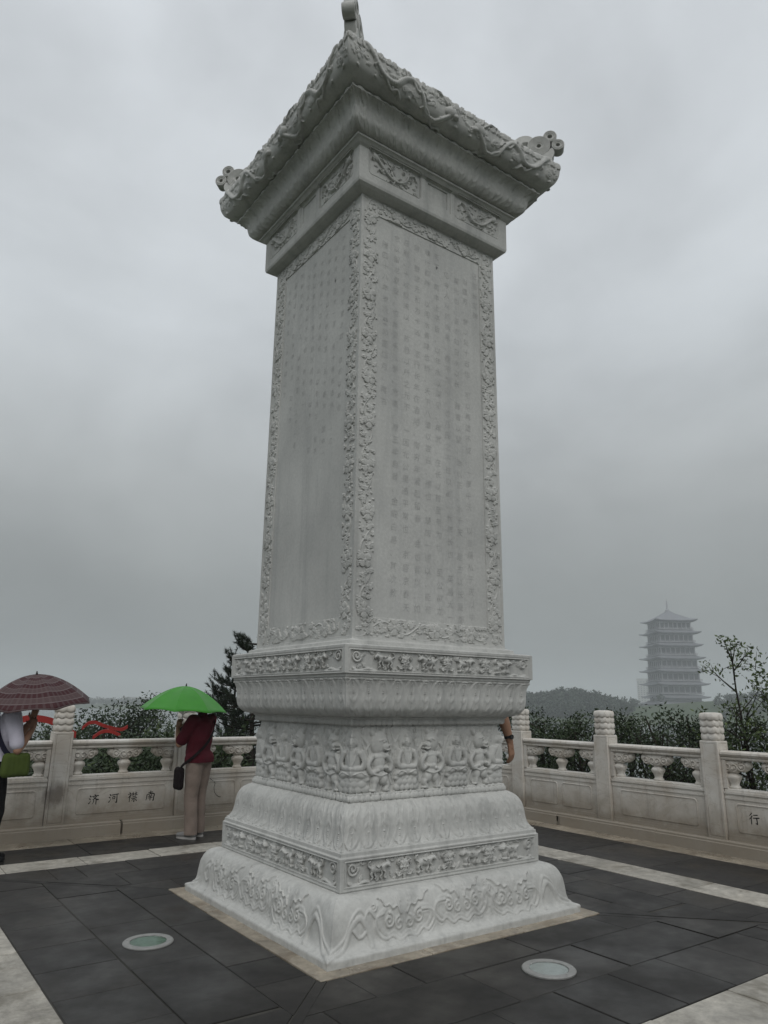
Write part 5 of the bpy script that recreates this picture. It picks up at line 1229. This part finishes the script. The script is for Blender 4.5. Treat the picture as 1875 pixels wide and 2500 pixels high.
# local axes of a figure: +x = the way it faces, +y = its left, z up; the base is on the ground
def person(label, loc, face, H, pose, top, trousers, shoe_m, sole_m, long_hair=False, shirt_hem=.0, sleeve=.55, belly=.0):
    rz = math.atan2(face[1], face[0]); T = thing('person', label, 'person', loc, rz); k = H/1.72; S = lambda *p: tuple(np.array(p)*k)
    hipz, shz = .90, 1.41; lean = pose.get('lean', 0.0); sh = lambda y: S(lean*.9, y, shz)
    body = MB(); sc = MB(); tr = MB(); shoe_b, sole_b = MB(), MB()
    # torso, neck, head
    capsule(body, S(0, -.06, .95), S(0, .06, .95), .105*k, .105*k); capsule(body, S(.0, 0, .98), S(lean*.5, 0, 1.2), .12*k, .13*k, (.8, 1.1), up=(1, 0, 0)); capsule(body, S(lean*.8, -.10, 1.34), S(lean*.8, .10, 1.34), .066*k, .066*k); capsule(body, S(lean*.9, 0, 1.42), S(lean*1.05+.015, 0, 1.53), .058*k, .055*k)
    hc = S(lean*1.2+.025, 0, 1.615); head(body, hc, (1, 0, 0), k*.98)
    # shirt
    capsule(sc, S(0, -.06, .92), S(0, .06, .92), .150*k, .150*k, (1, 1)); capsule(sc, S(.01+belly, 0, 1.0), S(lean*.5+belly*.6, 0, 1.16), .158*k, .158*k, (.86, 1.12), up=(1, 0, 0)); capsule(sc, S(lean*.5, 0, 1.16), S(lean*.8, 0, 1.31), .155*k, .145*k, (.82, 1.2), up=(1, 0, 0)); capsule(sc, S(lean*.88, -.115, 1.375), S(lean*.88, .115, 1.375), .078*k, .078*k); capsule(sc, S(lean*.92, 0, 1.40), S(lean*.98, 0, 1.465), .078*k, .066*k)
    for sd_, nm in ((1, 'left'), (-1, 'right')):
        el, wr, hd = pose[nm]; s0 = np.array(sh(sd_*.185)); el = np.array(S(*el)); wr = np.array(S(*wr))
        ks = k*pose.get('arm', 1.0); chain(body, [s0, s0*.5+el*.5, el], [.050*ks, .047*ks, .040*ks]); chain(body, [el, el*.6+wr*.4, wr], [.041*ks, .040*ks, .026*ks])
        e2 = s0+(el-s0)*sleeve*1.5 if sleeve < .7 else el; e2 = s0+(el-s0)*min(sleeve*1.45, 1.0)
        chain(sc, [np.array(sh(sd_*.165)), s0, s0*.5+e2*.5, e2], [.078*k, .080*k, .077*k, .072*k])
        hand(body, wr, hd[0], hd[1], hd[2], hd[3], ks)
    # legs
    for sd_, nm in ((1, 'left_leg'), (-1, 'right_leg')):
        kn, an = pose[nm]; hp = np.array(S(0, sd_*.09, .90)); kn = np.array(S(*kn)); an = np.array(S(*an))
        chain(body, [hp, kn, an], [.080*k, .054*k, .038*k]); chain(tr, [hp+np.array([0, 0, -.02]), hp*.5+kn*.5, kn, an*.8+kn*.2, an+np.array([0, 0, -.02*k])], [.112*k, .100*k, .083*k, .080*k, .082*k])
        ff = pose.get('toe', {}).get(nm, (1, 0, 0)); sh_p = (an[0]+.02, an[1], 0); shoe(shoe_b, sole_b, sh_p, ff, k)
    capsule(tr, S(-.005, -.07, .93), S(-.005, .07, .93), .122*k, .122*k); capsule(tr, S(0, -.045, .99), S(0, .045, .99), .112*k, .112*k)
    obj('body', skin('body', body, SKIN, .0075, 2), T); obj('hair', hair_mesh(hc, (1, 0, 0), k*.98), T)
    obj('shirt', skin('shirt', sc, top, .011, 3, .016, 2, cut=[(S(0, 0, .865+shirt_hem), (0, 0, -1))] if shirt_hem > -.5 else None), T)
    obj('trousers', skin('trousers', tr, trousers, .011, 2, .008, 8, (16, 16, 24), cut=[(S(0, 0, .055), (0, 0, -1)), (S(0, 0, 1.02), (0, 0, 1))]), T)
    sh_o = obj('shoes', skin('shoes', shoe_b, shoe_m, .009, 2), T); sole_b.build('sole', sole_m, sh_o)
    return T, k
def local_to_world(loc, face, p):
    a = math.atan2(face[1], face[0]); return (loc[0]+p[0]*math.cos(a)-p[1]*math.sin(a), loc[1]+p[0]*math.sin(a)+p[1]*math.cos(a), loc[2]+p[2])
RV, FV = np.array([_r[0], _r[1]]), np.array([math.sin(YAW), math.cos(YAW)])
# --- man in the maroon shirt, by the left railing
f = -.93*RV+.37*FV; loc = (-.18, 3.50, 0)
po = dict(left=((.17, .215, 1.11), (.265, .14, 1.30), ((-.15, -.1, 1), (.3, -.9, 0), -1, .95)), right=((.12, -.24, 1.10), (.27, -.02, 1.20), ((.1, .4, .9), (-.2, .9, .2), 1, .95)),
          left_leg=((.02, .095, .49), (-.02, .10, .085)), right_leg=((.03, -.09, .49), (.01, -.095, .085)), lean=.0)
P1, k = person('person in maroon polo and khaki trousers standing under the green umbrella', loc, f, 1.66, po, MAROON, KHAKI, GREY, SOLE, belly=.02, shirt_hem=.03)
strap('bag_strap', [(-.06, -.17, 1.36), (-.15, -.04, 1.24), (-.155, .10, 1.08), (-.06, .20, .94), (.07, .22, .84), (.13, .20, .78)], DBAG, P1, .016)
bag = bagbox('shoulder_bag', DBAG, (.16, .17, .68), (.5, .85, 0), .16, .24, .075, P1)
hp = local_to_world(loc, f, (.245*k, .12*k, 1.33*k))
apx = (hp[0]+.035*RV[0], hp[1]+.035*RV[1], 1.765)
umbrella('umbrella', 'plain bright green umbrella held over the man in maroon', apx, (.03*RV[0]-.02*FV[0]+.02, .03*RV[1]-.02*FV[1], 1), .545, .30, GREENC, (METAL, DPL), hp, 8, .25)
# --- person in the white shirt, cut by the left edge
x0 = gx = np.array(CAM[:2])+bearing(11)*8.75
f2 = .86*RV+.50*FV; loc2 = (float(x0[0]), float(x0[1]), 0)
po = dict(left=((.20, .22, 1.20), (.29, .02, 1.36), ((.1, -.3, 1), (.1, -.9, 0), -1, .95)), right=((.16, -.27, 1.07), (.29, -.10, 1.27), ((.05, .25, 1), (-.2, .9, 0), 1, .95)),
          left_leg=((.06, .09, .50), (.00, .10, .085)), right_leg=((.05, -.09, .50), (-.02, -.10, .085)), lean=.09)
P2, k2 = person('person in white short sleeved shirt and black trousers cut by the left edge', loc2, f2, 1.74, po, WHITE, BLACKC, BLACKC, DPL, shirt_hem=.10)
strap('bag_strap', [(.10, .14, 1.50), (-.02, .0, 1.50), (-.05, -.12, 1.42), (-.03, -.215, 1.25), (.04, -.245, 1.10), (.10, -.25, 1.03)], NAVY, P2, .024, .005)
bagbox('shoulder_bag', OLIVE, (.165, -.255, .945), (.3, -.95, 0), .24, .20, .085, P2)
hp2 = local_to_world(loc2, f2, (.28*k2, -.04*k2, 1.36*k2)); pxy = np.array(CAM[:2])+bearing(81)*8.72
umbrella('umbrella', 'maroon plaid umbrella with pale stripes at the left edge', (float(pxy[0]), float(pxy[1]), 1.845), ((pxy[0]-hp2[0])*1.0-.06*FV[0], (pxy[1]-hp2[1])*1.0-.06*FV[1], 1.845-hp2[2]), .575, .31, PLAID, (METAL, DPL), hp2, 8, .1)
# --- man standing on the plinth shoulder behind the stele, only an arm in view
f3 = (-1.0, 0.0); loc3 = (1.075, .02, .352)
po = dict(left=((-.075, .415, 1.125), (-.13, .445, .885), ((-.12, .03, -1), (.25, -.95, 0), 1, .42)), right=((.02, -.27, 1.10), (-.05, -.27, .87), ((-.1, 0, -1), (0, 1, 0), -1, .4)),
          left_leg=((0, .085, .49), (.04, .09, .085)), right_leg=((0, -.085, .49), (.04, -.09, .085)), lean=-.02, arm=1.2)
P3, k3 = person('person standing behind the stele with one bare arm and black watch showing', loc3, f3, 1.75, po, GREYS, DENIM, GREY, SOLE, sleeve=.36, shirt_hem=.06)
w0 = np.array((-.118, .439, .935))*k3; dd = np.array((-.055, .025, -.24)); dd /= np.linalg.norm(dd)
wb = MB(); wb.tube([w0-dd*.012, w0+dd*.012], .041, 16); wt = wb.build('watch', DPL, P3, smooth=True); MB().tube([w0+np.array((.0, .038, 0)), w0+np.array((.0, .049, 0))], .021, 16).build('watch_case', DPL, wt, smooth=True)
# ------------------------------------------------------------------ recessed ground lights
STEEL = plain('worn_steel_ring', (.24, .24, .23), .45, .5, .2, 30, bmp=.1)
GLASS, t, b = new_mat('lamp_glass', .08, .5); b.inputs['Base Color'].default_value = (.92, .95, .94, 1); b.inputs['Transmission Weight'].default_value = 1.0; b.inputs['IOR'].default_value = 1.1
CHROME = plain('lamp_reflector', (.36, .38, .37), .35, .5, .15, 20); ALGAE = plain('algae_film', (.09, .16, .11), .6, .4, .5, 22)
for (x, y, inn, lab) in ((-1.889, -.017, ALGAE, 'round ground light with green tinted glass in the dark paving'), (-.003, -1.90, CHROME, 'round ground light with clear ribbed glass in the dark paving')):
    L = thing('ground_light', lab, 'ground light', (x, y, 0), random.uniform(0, 1), 'round lights set in the paving')
    n = 48; pr_ = [(.166, -.004), (.168, .006), (.162, .012), (.124, .012), (.120, .006), (.120, .001)]
    V = [(r*math.cos(2*PI*k/n), r*math.sin(2*PI*k/n), z) for r, z in pr_ for k in range(n)]; m = len(pr_)
    obj('rim', mesh('rim', V, [(i*n+k, i*n+(k+1) % n, (i+1)*n+(k+1) % n, (i+1)*n+k) for i in range(m-1) for k in range(n)], STEEL, True, 30), L)
    V = [(0, 0, .0015)]+[(.1205*math.cos(2*PI*k/n)*q, .1205*math.sin(2*PI*k/n)*q, .0015+.0008*(k % 2)*(q < 1)) for q in (.4, .8, 1) for k in range(n)]
    F = [(0, 1+k, 1+(k+1) % n) for k in range(n)]+[(1+i*n+k, 1+(i+1)*n+k, 1+(i+1)*n+(k+1) % n, 1+i*n+(k+1) % n) for i in range(2) for k in range(n)]
    obj('reflector', mesh('reflector', V, F, inn, True, 20), L)
    gl = MB().lathe([(.1195, .0035), (.1195, .0095), (.05, .0105)], n).mesh('glass', GLASS, True, 30); obj('glass', gl, L)
    for k in range(6): a = k*PI/3; obj('screw', MB().lathe([(.006, .011), (.006, .0135), (.003, .0145)], 8, (.143*math.cos(a), .143*math.sin(a), 0)).mesh('screw', STEEL), L)
